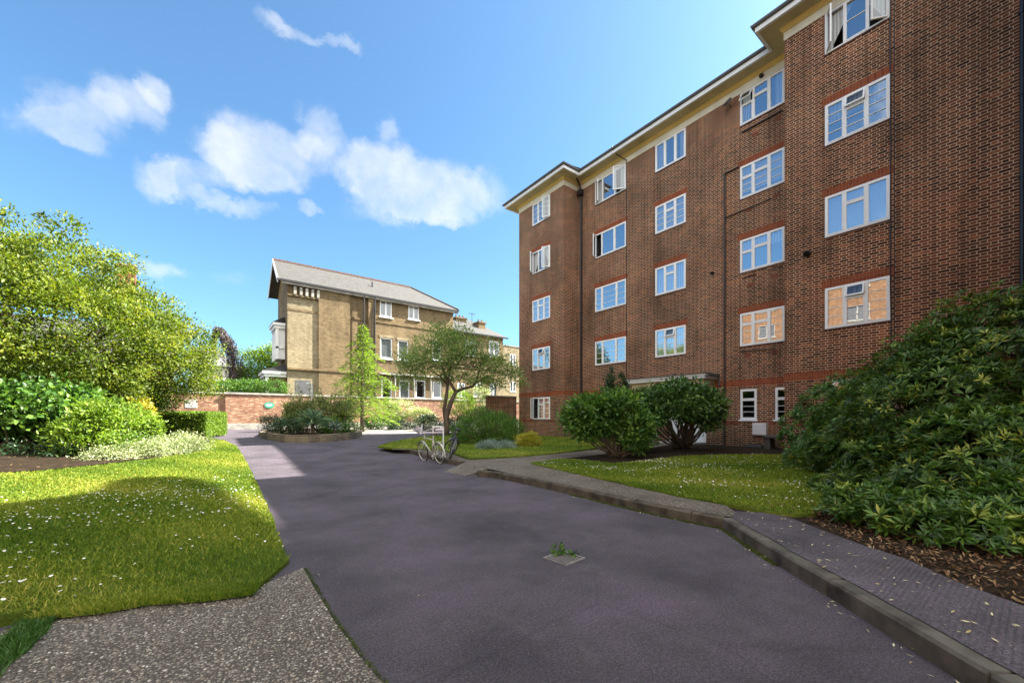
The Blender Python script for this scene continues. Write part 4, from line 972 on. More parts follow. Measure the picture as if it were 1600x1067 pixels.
# ---------------------------------------------------------------- grass blades, daisies, litter
def blades(name, poly, h, n, L, mat, label=None, dens=None, holes=()):
    P = np.array(poly); lo, hi = P.min(0), P.max(0); X = []; Y = []
    while sum(len(a) for a in X) < n:
        x = rng.uniform(lo[0], hi[0], n); y = rng.uniform(lo[1], hi[1], n)
        k = inside(poly, x, y)
        for q in holes: k &= ~inside(q, x, y)
        if dens is not None: k &= rng.random(n) < dens(x, y)
        X.append(x[k]); Y.append(y[k])
    x = np.concatenate(X)[:n]; y = np.concatenate(Y)[:n]; n = len(x)
    z = np.array([h(a, b) for a, b in zip(x, y)]) - .005
    th = rng.uniform(0, 2*np.pi, n); d = np.stack([np.cos(th), np.sin(th)], 1)
    dist = np.hypot(x, y); w = np.clip(dist*.0011, .004, .012)*rng.uniform(.7, 1.3, n)
    ln = L*rng.uniform(.5, 1.3, n); lean = rng.normal(0, .5, (n, 2))*ln[:, None]
    p = np.stack([x, y, z], 1); V = np.zeros((n, 4, 3))
    V[:, 0, :] = p; V[:, 1, :] = p; V[:, 0, :2] -= d*w[:, None]; V[:, 1, :2] += d*w[:, None]
    tip = p.copy(); tip[:, :2] += lean; tip[:, 2] += ln
    V[:, 2, :] = tip; V[:, 3, :] = tip; V[:, 2, :2] += d*w[:, None]*.25; V[:, 3, :2] -= d*w[:, None]*.25
    big = np.sin(x*1.3+.4)*np.sin(y*.9+1.1)*.18+np.sin(x*3.1+y*2.3)*.08
    o = quadmesh(name, V.reshape(-1, 3), np.arange(4*n).reshape(-1, 4), mat, None, np.clip(.45+big+rng.normal(0, .2, n), 0, 1))
    o['kind'] = 'stuff'
    if label: o['label'] = label; o['category'] = 'grass'
    return o
near = lambda x, y: np.clip(9/np.hypot(x, y), .08, 1)**1.6
visL = [(-4.5,3.6),(.9,3.6),(1.5,14),(2.2,30),(-3,30),(-8,18)]
M['weedleaf'] = m_leaf('weed_leaf', [(.02,.06,.012),(.04,.11,.02),(.09,.18,.035)], .5, .3)
blades('grass', lawnL, hl, 200000, .03, M['blades'], 'short mown grass on the left lawn', near, [bedL])
blades('grass', lawnR, lambda x, y: hr(x, y)+.03, 80000, .035, M['blades'], 'short mown grass on the lawn in front of the flats', near)
blades('grass', island, lambda x, y: hr(x, y)+.03, 30000, .035, M['blades'], 'short grass on the small island lawn by the bicycles')
blades('weeds', strip, lambda x, y: .012, 2600, .05, M['weedleaf'], 'tuft of long green weeds at the edge of the pebble paving', lambda x, y: np.clip(.5+np.sin(x*9+y*4)*.6, .03, 1))
blades('grass', lawnL_near + inset(lawnL_near, .10)[::-1], lambda x, y: .03, 7000, .05, M['blades'], 'ragged grass edge spilling over the pebble paving')
blades('grass', lawnL_near + inset(lawnL_near, -.10)[::-1], lambda x, y: .03, 7000, .05, M['blades'], 'ragged grass edge spilling over the pebble paving')
def daisies(poly, h, n, label, dens):
    P = np.array(poly); lo, hi = P.min(0), P.max(0); pts = []
    while len(pts) < n:
        x, y = rng.uniform(lo[0], hi[0]), rng.uniform(lo[1], hi[1])
        if inside(poly, np.array([x]), np.array([y]))[0] and random.random() < dens(x, y): pts.append((x, y))
    mb = MB()
    for x, y in pts:
        r = random.uniform(.008, .014); z = h(x, y)+random.uniform(.035, .065); tx, ty = random.uniform(-.4, .4), random.uniform(-.4, .4)
        ring = [(x+math.cos(a)*r, y+math.sin(a)*r, z+(math.cos(a)*tx+math.sin(a)*ty)*r) for a in [i*math.pi/4 for i in range(8)]]
        mb.cur = 0; mb.add(ring, [tuple(range(8))]); mb.cur = 1
        mb.add([(x+(p[0]-x)*.35, y+(p[1]-y)*.35, z+(p[2]-z)*.35+.003) for p in ring], [tuple(range(8))])
        mb.cur = 2; mb.add([(x-.001, y, z-.06), (x+.001, y, z-.06), (x, y+.001, z-.001)], [(0, 1, 2)])
    o = mb.build('daisies', [M['petal'], M['pollen'], M['blades']]); o['kind'] = 'stuff'; o['label'] = label; o['category'] = 'flowers'
def nclump(x, y, s): return max(0, noise.noise(Vector((x*s, y*s, 3.3))))*2.2
daisies(lawnL, hl, 760, 'small white daisies scattered over the shaded part of the left lawn', lambda x, y: (1 if (y < 11.3 and x > -3.5) else .02)*(.06+nclump(x, y, .9)+(1.2 if (x+.6)**2+(y-8.5)**2 < 2.6 else 0))*.5)
daisies(lawnR, lambda x, y: hr(x, y)+.03, 1000, 'small white daisies scattered over the lawn in front of the flats', lambda x, y: .08+nclump(x, y, 1.1)*(.3+.7*(x > 7)))
def litter(name, poly, h, n, size, mat, label, dens=None, up=.5):
    P = np.array(poly); lo, hi = P.min(0), P.max(0); x = rng.uniform(lo[0], hi[0], n*4); y = rng.uniform(lo[1], hi[1], n*4)
    k = inside(poly, x, y)
    if dens is not None: k &= rng.random(n*4) < np.array([dens(a, b) for a, b in zip(x, y)])
    x, y = x[k][:n], y[k][:n]; n = len(x); z = np.array([h(a, b) for a, b in zip(x, y)])+.004+rng.random(n)*.012
    th = rng.uniform(0, 6.28, n); s = size*rng.uniform(.5, 1.3, n); t = np.stack([np.cos(th), np.sin(th), rng.normal(0, up*.5, n)], 1); b = np.stack([-np.sin(th), np.cos(th), rng.normal(0, up*.5, n)], 1)
    c = np.stack([x, y, z+s*.25*up], 1); V = np.zeros((n, 4, 3)); V[:, 0] = c-t*s[:, None]; V[:, 2] = c+t*s[:, None]; V[:, 1] = c+b*s[:, None]*.3; V[:, 3] = c-b*s[:, None]*.3
    o = quadmesh(name, V.reshape(-1, 3), np.arange(4*n).reshape(-1, 4), mat, None, rng.random(n)); o['kind'] = 'stuff'; o['label'] = label; o['category'] = 'fallen leaves'
M['dead'] = m_leaf('dead_leaf', [(.03,.017,.010),(.08,.042,.022),(.17,.085,.04),(.36,.24,.12)], .7, .1, .2)
M['palefall'] = m_leaf('pale_fallen_leaf', [(.4,.32,.12),(.6,.52,.28),(.65,.6,.42)], .7, .1, .2)
litbed = G([(1240,800),(1300,830),(1350,850),(1413,871),(1491,906),(1600,946)], hr) + [(6.5,-.9),(12,-.9),(12,4.5),(8.8,5.6)]
litter('leaf_litter', litbed, lambda x, y: hr(x, y)-.012, 24000, .026, M['dead'], 'brown fallen leaves covering the soil under the big rhododendron', up=.8)
litter('leaf_litter', lawnR[9:12]+[onz(1160,795,hr)], lambda x, y: hr(x, y)+.03, 250, .03, M['dead'], 'fallen leaves on the near corner of the right lawn', up=.6)
litter('fallen_leaves', studs, lambda x, y: hr(x, y)+.01, 150, .022, M['palefall'], 'pale fallen leaves strewn over the studded pavement', up=.3)
litter('leaf_litter', bedL, lambda x, y: hl(x, y)+.02, 2500, .035, M['dead'], 'dead leaves on the soil of the left planting bed', up=.6)
gut = kb[2:] + inset(kb[2:], -.14)[::-1]
litter('fallen_leaves', gut, gz, 380, .019, M['palefall'], 'pale fallen leaves and moss caught along the foot of the kerb', up=.4)
litter('fallen_leaves', [(.6,2.4),(5,3),(7,9),(5,16),(2,16),(.9,9)], gz, 70, .012, M['palefall'], 'tiny pale leaves and petals dotted over the dark drive', up=.2)
M['moss'] = m_leaf('moss_green', [(.04,.06,.01),(.07,.1,.02),(.12,.13,.03)], .8, .1, .2)
blades('moss', kb[2:8] + inset(kb[2:8], -.05)[::-1], gz, 5000, .02, M['moss'])['kind'] = 'stuff'
bl = blades('weeds', edgeR[:5] + inset(edgeR[:5], .03)[::-1], gz, 900, .02, M['moss'])

# ---------------------------------------------------------------- drain, bollards, bicycles
gr = root('drain_grate', (*onz(882, 872, 0), 0), 'square iron drain grate in the dark asphalt with weeds growing through', 'drain')
q = G([(853,870.5),(880,860),(911,874),(884,885)], 0); o_ = Vector(q[3]); ex = (Vector(q[2])-o_); ey = (Vector(q[0])-o_)
ex.normalize(); ey = Vector((-ex.y, ex.x)); ctr = sum((Vector(p) for p in q), Vector((0, 0)))/4
Mg = Matrix(((ex.x, ey.x, 0, ctr.x), (ex.y, ey.y, 0, ctr.y), (0, 0, 1, 0), (0, 0, 0, 1))); s = .155
mb = MB(); mb.M = Mg; 
for a in ((-s,-s,s,-s+.02),(-s,s-.02,s,s),(-s,-s+.02,-s+.02,s-.02),(s-.02,-s+.02,s,s-.02)): mb.box(a[0], a[1], .001, a[2], a[3], .012)
for i in range(7):
    x = -s+.02+(i+1)*(2*s-.04)/8; mb.box(x-.007, -s+.02, .002, x+.007, s-.02, .010)
part(mb, 'grating', 'grate', gr)
mb = MB(); mb.M = Mg; mb.box(-s+.01, -s+.01, .001, s-.01, s-.01, .004); part(mb, 'pit', 'pit', gr)

def bicycle(rc, fc, z, lean, mats, label, basket=False, steer=0, dutch=True, guard=True):
    """rc, fc: ground points of the rear and front wheels"""
    rc, fc = Vector((*rc, z)), Vector((*fc, z)); d = (fc-rc); yaw = math.atan2(d.y, d.x); wb = 1.03
    r = empty('bicycle', rc, 0, label, 'bicycle')
    Mx = Matrix.Translation(rc) @ Matrix.Rotation(yaw, 4, 'Z') @ Matrix.Rotation(lean, 4, 'X')
    rad = .335; RA = Vector((0, 0, rad)); FA = Vector((wb, 0, rad)); BB = Vector((.43, 0, .28)); ST = Vector((.27, 0, .80)); HT = Vector((.80, 0, .86)); HB = Vector((.86, 0, .66))
    St = Matrix.Translation(HB) @ Matrix.Rotation(steer, 4, (Vector(HT)-Vector(HB)).normalized()) @ Matrix.Translation(-HB)
    def P(mb, name, mat, par=None, smooth=True):
        o = mb.build(name, M[mat] if isinstance(mat, str) else mat, par or r, smooth=smooth)
        if par is None: o.matrix_parent_inverse = Matrix.Translation(-rc)
        return o
    for A, T in ((RA, Mx), (FA, Mx @ St)):
        w = MB(); w.M = T; w.torus(A, (0, 1, 0), rad-.021, .021); wo = P(w, 'wheel', 'rubber')
        w = MB(); w.M = T; w.torus(A, (0, 1, 0), rad-.042, .013); P(w, 'rim', mats[1], wo)
        w = MB(); w.M = T; w.tube([A+Vector((0, -.04, 0)), A+Vector((0, .04, 0))], .02)
        for k in range(18):
            a = k*math.pi/9; w.tube([A+Vector((0, .025*(-1)**k, 0)), A+Vector((math.cos(a)*(rad-.045), 0, math.sin(a)*(rad-.045)))], .0022, 4)
        P(w, 'spokes', 'chrome', wo)
        if guard:
            w = MB(); w.M = T; a0, a1 = (R(20), R(195)) if A is RA else (R(30), R(150)); n = 16; vs = []; fs = []
            for i in range(n+1):
                a = a0+(a1-a0)*i/n; dd = Vector((math.cos(a), 0, math.sin(a)))*(rad+.018)
                for yy, q2 in ((-.028, -.012), (0, 0), (.028, -.012)): vs.append(A+dd*(1+q2)+Vector((0, yy, 0)))
            for i in range(n):
                for k in range(2): fs.append((i*3+k, i*3+k+1, i*3+k+4, i*3+k+3))
            w.add(vs, fs); P(w, 'mudguard', mats[0])
    f = MB(); f.M = Mx
    f.tube([BB, ST], .017); f.tube([BB, HB+Vector((-.01, 0, .0))], .018); f.tube([ST-Vector((0, 0, .28)) if dutch else ST-Vector((0, 0, .05)), HT-Vector((0, 0, .05))], .015); f.tube([HT, HB], .02)
    for s_ in (-.05, .05):
        f.tube([BB+Vector((0, s_*.6, 0)), RA+Vector((0, s_, 0))], .01); f.tube([ST-Vector((-.005, -s_*.3, .1)), RA+Vector((0, s_, 0))], .008)
    P(f, 'frame', mats[0])
    f = MB(); f.M = Mx @ St
    for s_ in (-.045, .045): f.tube([HB+Vector((0, s_*.7, -.01)), HB+Vector((.05, s_, -.15)), FA+Vector((0, s_, 0))], .011)
    P(f, 'fork', mats[0])
    f = MB(); f.M = Mx @ St; T = HT+Vector((-.02, 0, .13))
    f.tube([HT, T], .013); f.tube([T+Vector((-.2, -.29, .02)), T+Vector((-.08, -.27, .05)), T+Vector((.03, -.12, .04)), T, T+Vector((.03, .12, .04)), T+Vector((-.08, .27, .05)), T+Vector((-.2, .29, .02))], .011)
    P(f, 'handlebar', mats[1])
    f = MB(); f.M = Mx @ St
    for s_ in (-1, 1): f.tube([T+Vector((-.2, s_*.29, .02)), T+Vector((-.09, s_*.272, .047))], .017)
    P(f, 'grips', mats[2])
    f = MB(); f.M = Mx; f.tube([ST, ST+Vector((-.03, 0, .11))], .012); P(f, 'seat_post', 'chrome')
    f = MB(); f.M = Mx; c = ST+Vector((-.04, 0, .13)); prof = [(-.14,.075,.0),(-.10,.085,.015),(-.02,.06,.0),(.07,.028,-.005),(.15,.018,-.01)]; vs = []
    for x, w_, dz in prof: vs += [c+Vector((x, -w_, dz-.02)), c+Vector((x, -w_*.6, dz+.03)), c+Vector((x, w_*.6, dz+.03)), c+Vector((x, w_, dz-.02))]
    fs = [(0,1,2,3), (19,18,17,16)]
    for i in range(4):
        for k in range(4): fs.append((4*i+k, 4*i+(k+1)%4, 4*i+4+(k+1)%4, 4*i+4+k)[::-1])
    f.add(vs, fs); P(f, 'saddle', mats[2])
    f = MB(); f.M = Mx; f.torus(BB+Vector((0, -.05, 0)), (0, 1, 0), .09, .006, 20, 4)
    for s_, k in ((-.08, 1), (.08, -1)):
        e = BB+Vector((.10*k, s_, -.13*k)); f.tube([BB+Vector((0, s_*.6, 0)), BB+Vector((0, s_, 0)), e], .009); f.box(e.x-.04, e.y-.05*(1 if s_ < 0 else 0), e.z-.012, e.x+.04, e.y+.05*(1 if s_ > 0 else 0), e.z+.012)
    f.tube([BB+Vector((0, -.05, .09)), RA+Vector((0, -.05, .035))], .004, 5); f.tube([BB+Vector((0, -.05, -.09)), RA+Vector((0, -.05, -.035))], .004, 5)
    P(f, 'crankset', 'rubber' if mats[0] != 'bikew' else 'chrome')
    f = MB(); f.M = Mx; f.box(-.18, -.06, .70, .17, -.05, .71); f.box(-.18, .05, .70, .17, .06, .71); f.box(-.18, -.05, .70, -.17, .05, .71); f.box(.0, -.05, .70, .01, .05, .71)
    for s_ in (-.055, .055): f.tube([Vector((-.1, s_, .7)), RA+Vector((0, s_, 0))], .005, 5)
    P(f, 'rear_rack', mats[1], smooth=False)
    return r
bicycle((5.72,11.25), (5.66,12.28), .0, R(-7), ('bikew','bikew','brown'), 'cream bicycle leaning beside the white hoop at the edge of the drive', dutch=False)
bicycle((6.02,11.2), (6.42,12.15), hr(6.4,11.2)+.0, R(17), ('bikeb','bikeb','rubber'), 'black bicycle leaning behind the cream one with its front wheel turned', steer=R(-48))
bx = root('cycle_stand', (6.05,12.05,0), 'white painted metal cycle hoop stand that the two bicycles are locked to', 'cycle stand')
mb = MB(); z0 = hr(6.05,12.0); a, b = Vector((5.90,12.10,z0)), Vector((6.20,11.96,z0)); zt = Vector((0, 0, 1.14-z0))
for p, q2 in ((a-Vector((0,0,.1)), a+zt), (a+zt, b+zt), (b+zt, b-Vector((0,0,.1)))): mb.tube([p, q2], .024, 6)
part(mb, 'hoop', 'white', bx)
for p in (a, b):
    mb = MB(); mb.box(p.x-.05, p.y-.05, z0-.02, p.x+.05, p.y+.05, z0+.012); part(mb, 'base_plate', 'white', bx)
x, y = onz(657.5, 678.5, gz); pr = root('marker_post', (x, y, gz(x, y)), 'small leaning white post at the far tip of the island lawn', 'post')
mb = MB(); mb.tube([(x, y, gz(x, y)-.05), (x+.09, y-.02, gz(x, y)+.62)], [.05, .05], 8); part(mb, 'post', 'white', pr); mb = MB(); mb.tube([(x+.09, y-.02, gz(x, y)+.62), (x+.10, y-.02, gz(x, y)+.68)], [.065, .05], 8); part(mb, 'cap', 'stone', pr)
# stone bench-like slab and black shape at the foot of the wall
x, y = onz(1212, 690, hr); sb = root('stone_slab', (x, y, hr(x, y)), 'low dark stone slab on blocks beside the wall, half behind the rhododendron', 'stone slab')
x = 15.7; y = onX(1216, x); z = hr(x, y)
mb = MB(); mb.box(x-.2, y-.5, z+.36, x+.3, y+.42, z+.45); part(mb, 'slab', 'slate', sb, bevel=.02)
for dy in (-.42, .2):
    mb = MB(); mb.box(x-.15, y+dy, z-.05, x+.25, y+dy+.2, z+.357); part(mb, 'block', 'slate', sb)
x, y = onz(1176, 698, hr); mb = MB(); z = hr(x, y)
mb.add([(x-.1,y-.35,z),(x+.15,y-.35,z),(x+.18,y+.3,z),(x-.1,y+.3,z),(x-.04,y-.3,z+.1),(x+.1,y-.28,z+.13),(x+.1,y+.18,z+.1),(x-.04,y+.2,z+.06)], [(0,1,5,4),(1,2,6,5),(2,3,7,6),(3,0,4,7),(4,5,6,7)])
o = mb.build('refuse_sack', M['rubber'], bevel=.03); tag(o, 'small flat black bundle lying on the soil below the white meter box', 'sack')
# ---------------------------------------------------------------- foliage
def unit(a): return a/np.maximum(np.linalg.norm(a, axis=1, keepdims=True), 1e-9)
def leaf_quads(p, d, n, L, w, fold=.25):
    """folded leaves: p base, d direction, n rough normal"""
    s = unit(np.cross(d, n)); nn = np.cross(s, d); L = L[:, None]; w = w[:, None]
    V = np.zeros((len(p), 5, 3)); V[:, 0] = p; V[:, 1] = p+d*L*.5+s*w+nn*w*fold; V[:, 2] = p+d*L-nn*L*.12; V[:, 3] = p+d*L*.5-s*w+nn*w*fold; V[:, 4] = p+d*L*.5-nn*w*fold
    i = np.arange(len(p))[:, None]*5
    F = np.concatenate([i+np.array([[0, 1, 2, 4]]), i+np.array([[0, 4, 2, 3]])])
    return V.reshape(-1, 3), F
def shell(lobes, n, thick, lump=.12, cut=None, fr=1.6):
    L = np.array(lobes, float); ar = (L[:, 3]*L[:, 4]+L[:, 3]*L[:, 5]+L[:, 4]*L[:, 5]); pr = ar/ar.sum(); out = []; nor = []
    while sum(len(o) for o in out) < n:
        k = rng.choice(len(L), n, p=pr); v = unit(rng.normal(size=(n, 3))); r = 1-thick*rng.random(n)**1.5
        l = np.sin(v[:, 0]*fr*3+k*1.7)*np.sin(v[:, 1]*fr*3.4+k)+np.sin(v[:, 2]*fr*4+k*.6+v[:, 0]*3); r = r*(1+lump*l*.6+rng.normal(0, lump*.35, n))
        p = L[k, :3]+v*r[:, None]*L[k, 3:]
        ok = np.ones(n, bool)
        for j in range(len(L)):
            q = (p-L[j, :3])/L[j, 3:]; ok &= ~((np.sum(q*q, 1) < (1-thick)**2*.8) & (k != j))
        if cut is not None: ok &= cut(p)
        nn = unit(v/L[k, 3:]); out.append(p[ok]); nor.append(nn[ok])
    return np.concatenate(out)[:n], np.concatenate(nor)[:n]
def foliage(name, lobes, nc, per, mat, r, L=.09, asp=.45, cr=.22, thick=.35, up=.35, lump=.12, tone=(.28, .14), cut=None, cname='crown', droop=0):
    c, cn = shell(lobes, nc, thick, lump, cut); k = np.repeat(np.arange(nc), per); n = len(k)
    p = c[k]+rng.normal(0, 1, (n, 3))*cr*np.array([1, 1, .7]); d = unit(cn[k]*.7+rng.normal(0, .6, (n, 3))+np.array([0, 0, up]))
    if droop: d = unit(d+np.array([0, 0, -droop]))
    nm = unit(rng.normal(0, .5, (n, 3))+cn[k]*.5+np.array([0, 0, .6])); ln = L*rng.uniform(.6, 1.35, n)
    V, F = leaf_quads(p, d, nm, ln, ln*asp*.5)
    t = np.clip(.5+rng.normal(0, tone[0], nc)[k]+rng.normal(0, tone[1], n), 0, 1)
    return adopt(quadmesh(cname, V, F, mat, None, np.concatenate([t, t])), r), c
def limbs(r, base, top, rad, targets, mat, seed=0, fork=None, trunk_pts=None, n=26, wig=.25, r1=.03, name='trunk'):
    rd = random.Random(seed); mb = MB(); base, top = Vector(base), Vector(top)
    tp = [Vector(p) for p in trunk_pts] if trunk_pts else [base.lerp(top, k/6)+Vector((rd.uniform(-1, 1), rd.uniform(-1, 1), 0))*wig*.25*(k > 0) for k in range(7)]
    mb.tube(tp, [rad*(1.25 if i == 0 else 1-.45*i/len(tp)) for i in range(len(tp))], 10)
    T = list(targets); rd.shuffle(T)
    for t in T[:n]:
        t = Vector(t); s = tp[rd.randint(len(tp)//2, len(tp)-1)]; mid = s.lerp(t, .5)+Vector((rd.uniform(-1, 1), rd.uniform(-1, 1), rd.uniform(.1, 1)))*wig*(t-s).length*.35
        pts = [s, s.lerp(mid, .5)+Vector((0, 0, wig*.2)), mid, mid.lerp(t, .5), t]; R0 = rad*rd.uniform(.28, .5)
        mb.tube(pts, [R0, R0*.75, R0*.5, R0*.32, r1*.4], 6)
        for _ in range(3):
            u = pts[rd.randint(2, 4)]; v = u+Vector((rd.uniform(-1, 1), rd.uniform(-1, 1), rd.uniform(-.3, .9)))*(t-s).length*.22; mb.tube([u, u.lerp(v, .5)+Vector((0, 0, .05)), v], [R0*.3, R0*.2, r1*.25], 5)
    return part(mb, name, mat, r, smooth=True)
LF = dict(
 tree=m_leaf('leaf_yellow_green', [(.03,.055,.006),(.085,.135,.012),(.15,.215,.02),(.26,.28,.035)], .5, .4),
 mid=m_leaf('leaf_mid_green', [(.022,.06,.012),(.05,.13,.022),(.10,.21,.035),(.2,.32,.06)], .4, .35),
 bright=m_leaf('leaf_bright_green', [(.05,.10,.01),(.11,.2,.02),(.2,.32,.035),(.3,.4,.06)], .45, .4),
 dark=m_leaf('leaf_dark_green', [(.008,.022,.01),(.018,.045,.018),(.035,.08,.03),(.07,.13,.045)], .35, .2, .5),
 rhodo=m_leaf('leaf_rhododendron', [(.018,.05,.008),(.048,.11,.014),(.095,.185,.024),(.32,.34,.05)], .38, .2, .35),
 glossy=m_leaf('leaf_glossy', [(.018,.05,.014),(.045,.11,.026),(.085,.18,.04),(.18,.29,.07)], .35, .25, .5),
 rhodo2=m_leaf('leaf_fresh_shrub', [(.02,.06,.012),(.05,.13,.025),(.10,.22,.04),(.2,.33,.07)], .4, .3, .5),
 yellow=m_leaf('leaf_golden', [(.10,.13,.01),(.28,.28,.02),(.45,.4,.04),(.55,.5,.1)], .45, .3),
 silver=m_leaf('leaf_silver_blue', [(.06,.11,.10),(.13,.2,.18),(.25,.34,.3),(.4,.48,.42)], .6, .15),
 varie=m_leaf('leaf_variegated', [(.06,.10,.03),(.18,.25,.09),(.42,.46,.28),(.62,.62,.45)], .5, .3),
 white=m_leaf('leaf_white_blossom', [(.06,.12,.02),(.2,.28,.06),(.55,.55,.36),(.75,.72,.58)], .5, .3),
 purple=m_leaf('leaf_purple', [(.025,.02,.025),(.06,.048,.056),(.11,.09,.10),(.19,.16,.17)], .5, .2),
 olive=m_leaf('leaf_olive', [(.04,.06,.012),(.09,.125,.03),(.16,.21,.05),(.32,.34,.14)], .45, .35),
 sword=m_leaf('leaf_sword', [(.05,.12,.07),(.10,.2,.12),(.19,.31,.19),(.36,.4,.22)], .4, .1),
)
# big tree on the left
bt = root('broadleaf_tree', (-5.0, 22.5, .5), 'large spreading yellow green tree overhanging the bed left of the drive', 'tree')
lob = [(-5.5,23,5.2,3.8,3.6,3.2),(-8.0,22,5.6,3.6,3.6,3.2),(-3.2,23.2,4.5,2.8,3,2.35),(-1.6,24.2,3.9,2.0,2.4,1.9),(-6.5,20.3,4.2,3.3,2.4,2.4),(-4.0,20.8,4.1,2.3,2,2.1),(-10.2,20,5.6,3.2,3,3.6),(-8.5,18.3,4.2,3,2.2,2.6)]
vis = lambda p: (p[:, 2] > 1.9)
tr, cc = foliage('t', lob, 4000, 52, LF['tree'], bt, L=.115, asp=.5, cr=.21, thick=.34, lump=.17, cut=vis, tone=(.26, .15))
sel = [tuple(Vector((-5.6,22.4,4.5)).lerp(Vector(cc[i]), .86)) for i in range(0, len(cc), 45)]
limbs(bt, (-5.2,22.3,.3), (-5.6,22.4,3.0), .26, sel, M['bark'], 3, n=40, wig=.45)
mb = MB()
for i, (dx, dy) in enumerate(((1.0,-.6),(-1.4,-1.0),(2.2,.3),(-.5,-1.8))): mb.tube([(-5.2+dx*.1, 22.3+dy*.1, .3), (-5.2+dx, 22.3+dy, 1.7), (-5.2+dx*2.2, 22.3+dy*1.8, 4.2)], [.16, .12, .04], 7)
part(mb, 'stem', M['bark'], bt, smooth=True)
# wisps reaching above its outline
tw, _ = foliage('w', [(onY(198,21),21,zY(198,410,21),.5,.4,.3),(onY(95,20),20,zY(95,352,20),.5,.4,.3),(onY(175,21),21,zY(175,415,21),.6,.5,.35)], 46, 20, LF['tree'], bt, L=.13, cr=.12, cname='sprig')
def bush(name, lobes, nc, per, leafm, label, cat='shrub', L=.08, asp=.45, cr=.12, thick=.3, up=.3, lump=.1, stems=6, bark='bark', group=None, sr=.02, tone=(.25, .15), spread=.5, z0=None, droop=0):
    x = sum(l[0] for l in lobes)/len(lobes); y = sum(l[1] for l in lobes)/len(lobes); z = min(l[2]-l[5] for l in lobes) if z0 is None else z0
    r = root(name, (x, y, z), label, cat, group)
    zz = z; _, c = foliage('f', lobes, nc, per, LF[leafm], r, L, asp, cr, thick, up, lump, tone, cut=lambda p: p[:, 2] > zz+.02, cname='foliage', droop=droop)
    if stems:
        mb = MB()
        for i in range(stems):
            t = Vector(c[random.randrange(len(c))]); b = Vector((x+random.uniform(-.25, .25)*spread, y+random.uniform(-.25, .25)*spread, z-.08)); m = b.lerp(t, .55)+Vector((random.uniform(-.15, .15), random.uniform(-.15, .15), .05))
            mb.tube([b, b.lerp(m, .5), m, m.lerp(t, .6), t], [sr*1.5, sr*1.2, sr, sr*.6, sr*.25], 6)
        part(mb, 'stems', bark, r, smooth=True)
    return r
# shrubs under and beside the big tree
def B(px, py, D): d = ray(px, py); k = D; return (d.x*k, d.y*k, EYE+d.z*k)   # point at a given distance along the view axis
def lobe(px, py, D, rx, ry, rz): x, y, z = B(px, py, D); return (x, y, z, rx, ry, rz)
bush('leafy_shrub', [lobe(35,638,12.3,1.1,.9,.72), lobe(-40,650,12,1.0,.9,.7), lobe(98,640,12.7,.8,.7,.58)], 520, 24, 'mid', 'mid green broadleaved shrub with bare stems low under the big tree, leftmost in the bed', L=.15, asp=.75, cr=.2, stems=26, sr=.022, z0=.25, spread=3)
bush('leafy_shrub', [lobe(168,658,12.3,.72,.7,.6), lobe(212,668,12.8,.5,.5,.5), lobe(122,682,11.7,.5,.5,.42), lobe(190,690,11.9,.45,.4,.3)], 480, 26, 'bright', 'bright lime green shrub at the lit front of the left bed', L=.12, asp=.4, cr=.14, stems=16, sr=.018, z0=.25, spread=2.5)
bush('leafy_shrub', [lobe(150,628,17,1.5,.8,.5), lobe(215,628,17.5,.8,.8,.55)], 260, 24, 'mid', 'green shrub under the big tree behind the lime green one', L=.13, cr=.2, stems=8, z0=.3)
bush('leafy_shrub', [lobe(215,640,16,.42,.4,.5)], 70, 22, 'yellow', 'small golden leaved shrub between the lime green shrub and the clipped hedge', L=.1, cr=.1, stems=4, z0=.3)
bush('low_shrub', [lobe(172,716,11.2,.6,.4,.28), lobe(218,709,11.9,.75,.45,.34), lobe(285,696,13.6,.75,.5,.38), lobe(250,702,12.6,.7,.45,.36)], 760, 20, 'varie', 'low cream variegated ground shrub edging the left lawn', L=.055, cr=.1, stems=0, z0=.2)
# clipped hedge
hx = root('clipped_hedge', (*onz(285, 684, hl), .3), 'clipped rectangular green hedge between left bed and end of the drive', 'hedge')
P_ = [onz(243,682,hl), onz(322,683,hl)]; a = Vector(P_[0]); b = Vector(P_[1]); dv = (b-a); ln_ = dv.length; dv.normalize(); nv = Vector((-dv.y, dv.x)); H_ = 1.18; n_ = 26000
u = rng.random(n_); v = rng.random(n_); w = rng.random(n_); f_ = rng.integers(0, 4, n_); depth_ = 2.6
pu = np.where(f_ == 2, 1+0*u, np.where(f_ == 3, 0*u, u))*ln_; pv = np.where(f_ == 1, 0*v, v)*depth_; pz = np.where(f_ == 0, 1+0*w, w)*H_
e_ = rng.normal(0, .025, (n_, 3)); p = np.stack([a.x+dv.x*pu+nv.x*pv, a.y+dv.y*pu+nv.y*pv, hl(a.x, a.y)+pz], 1)+e_
V, F = leaf_quads(p, unit(rng.normal(size=(n_, 3))), unit(rng.normal(size=(n_, 3))), rng.uniform(.05, .09, n_), rng.uniform(.015, .025, n_)); t = rng.random(n_)
adopt(quadmesh('foliage', V, F, LF['bright'], None, np.concatenate([t, t])), hx)
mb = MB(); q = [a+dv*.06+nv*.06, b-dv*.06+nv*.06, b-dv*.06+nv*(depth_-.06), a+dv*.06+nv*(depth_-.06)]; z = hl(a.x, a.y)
mb.add([(p2.x, p2.y, z-.05) for p2 in q]+[(p2.x, p2.y, z+H_-.06) for p2 in q], [(0,1,5,4),(1,2,6,5),(2,3,7,6),(3,0,4,7),(4,5,6,7)]); part(mb, 'inner_twigs', m_paint('hedge_inner', (.012,.022,.006), .95), hx)
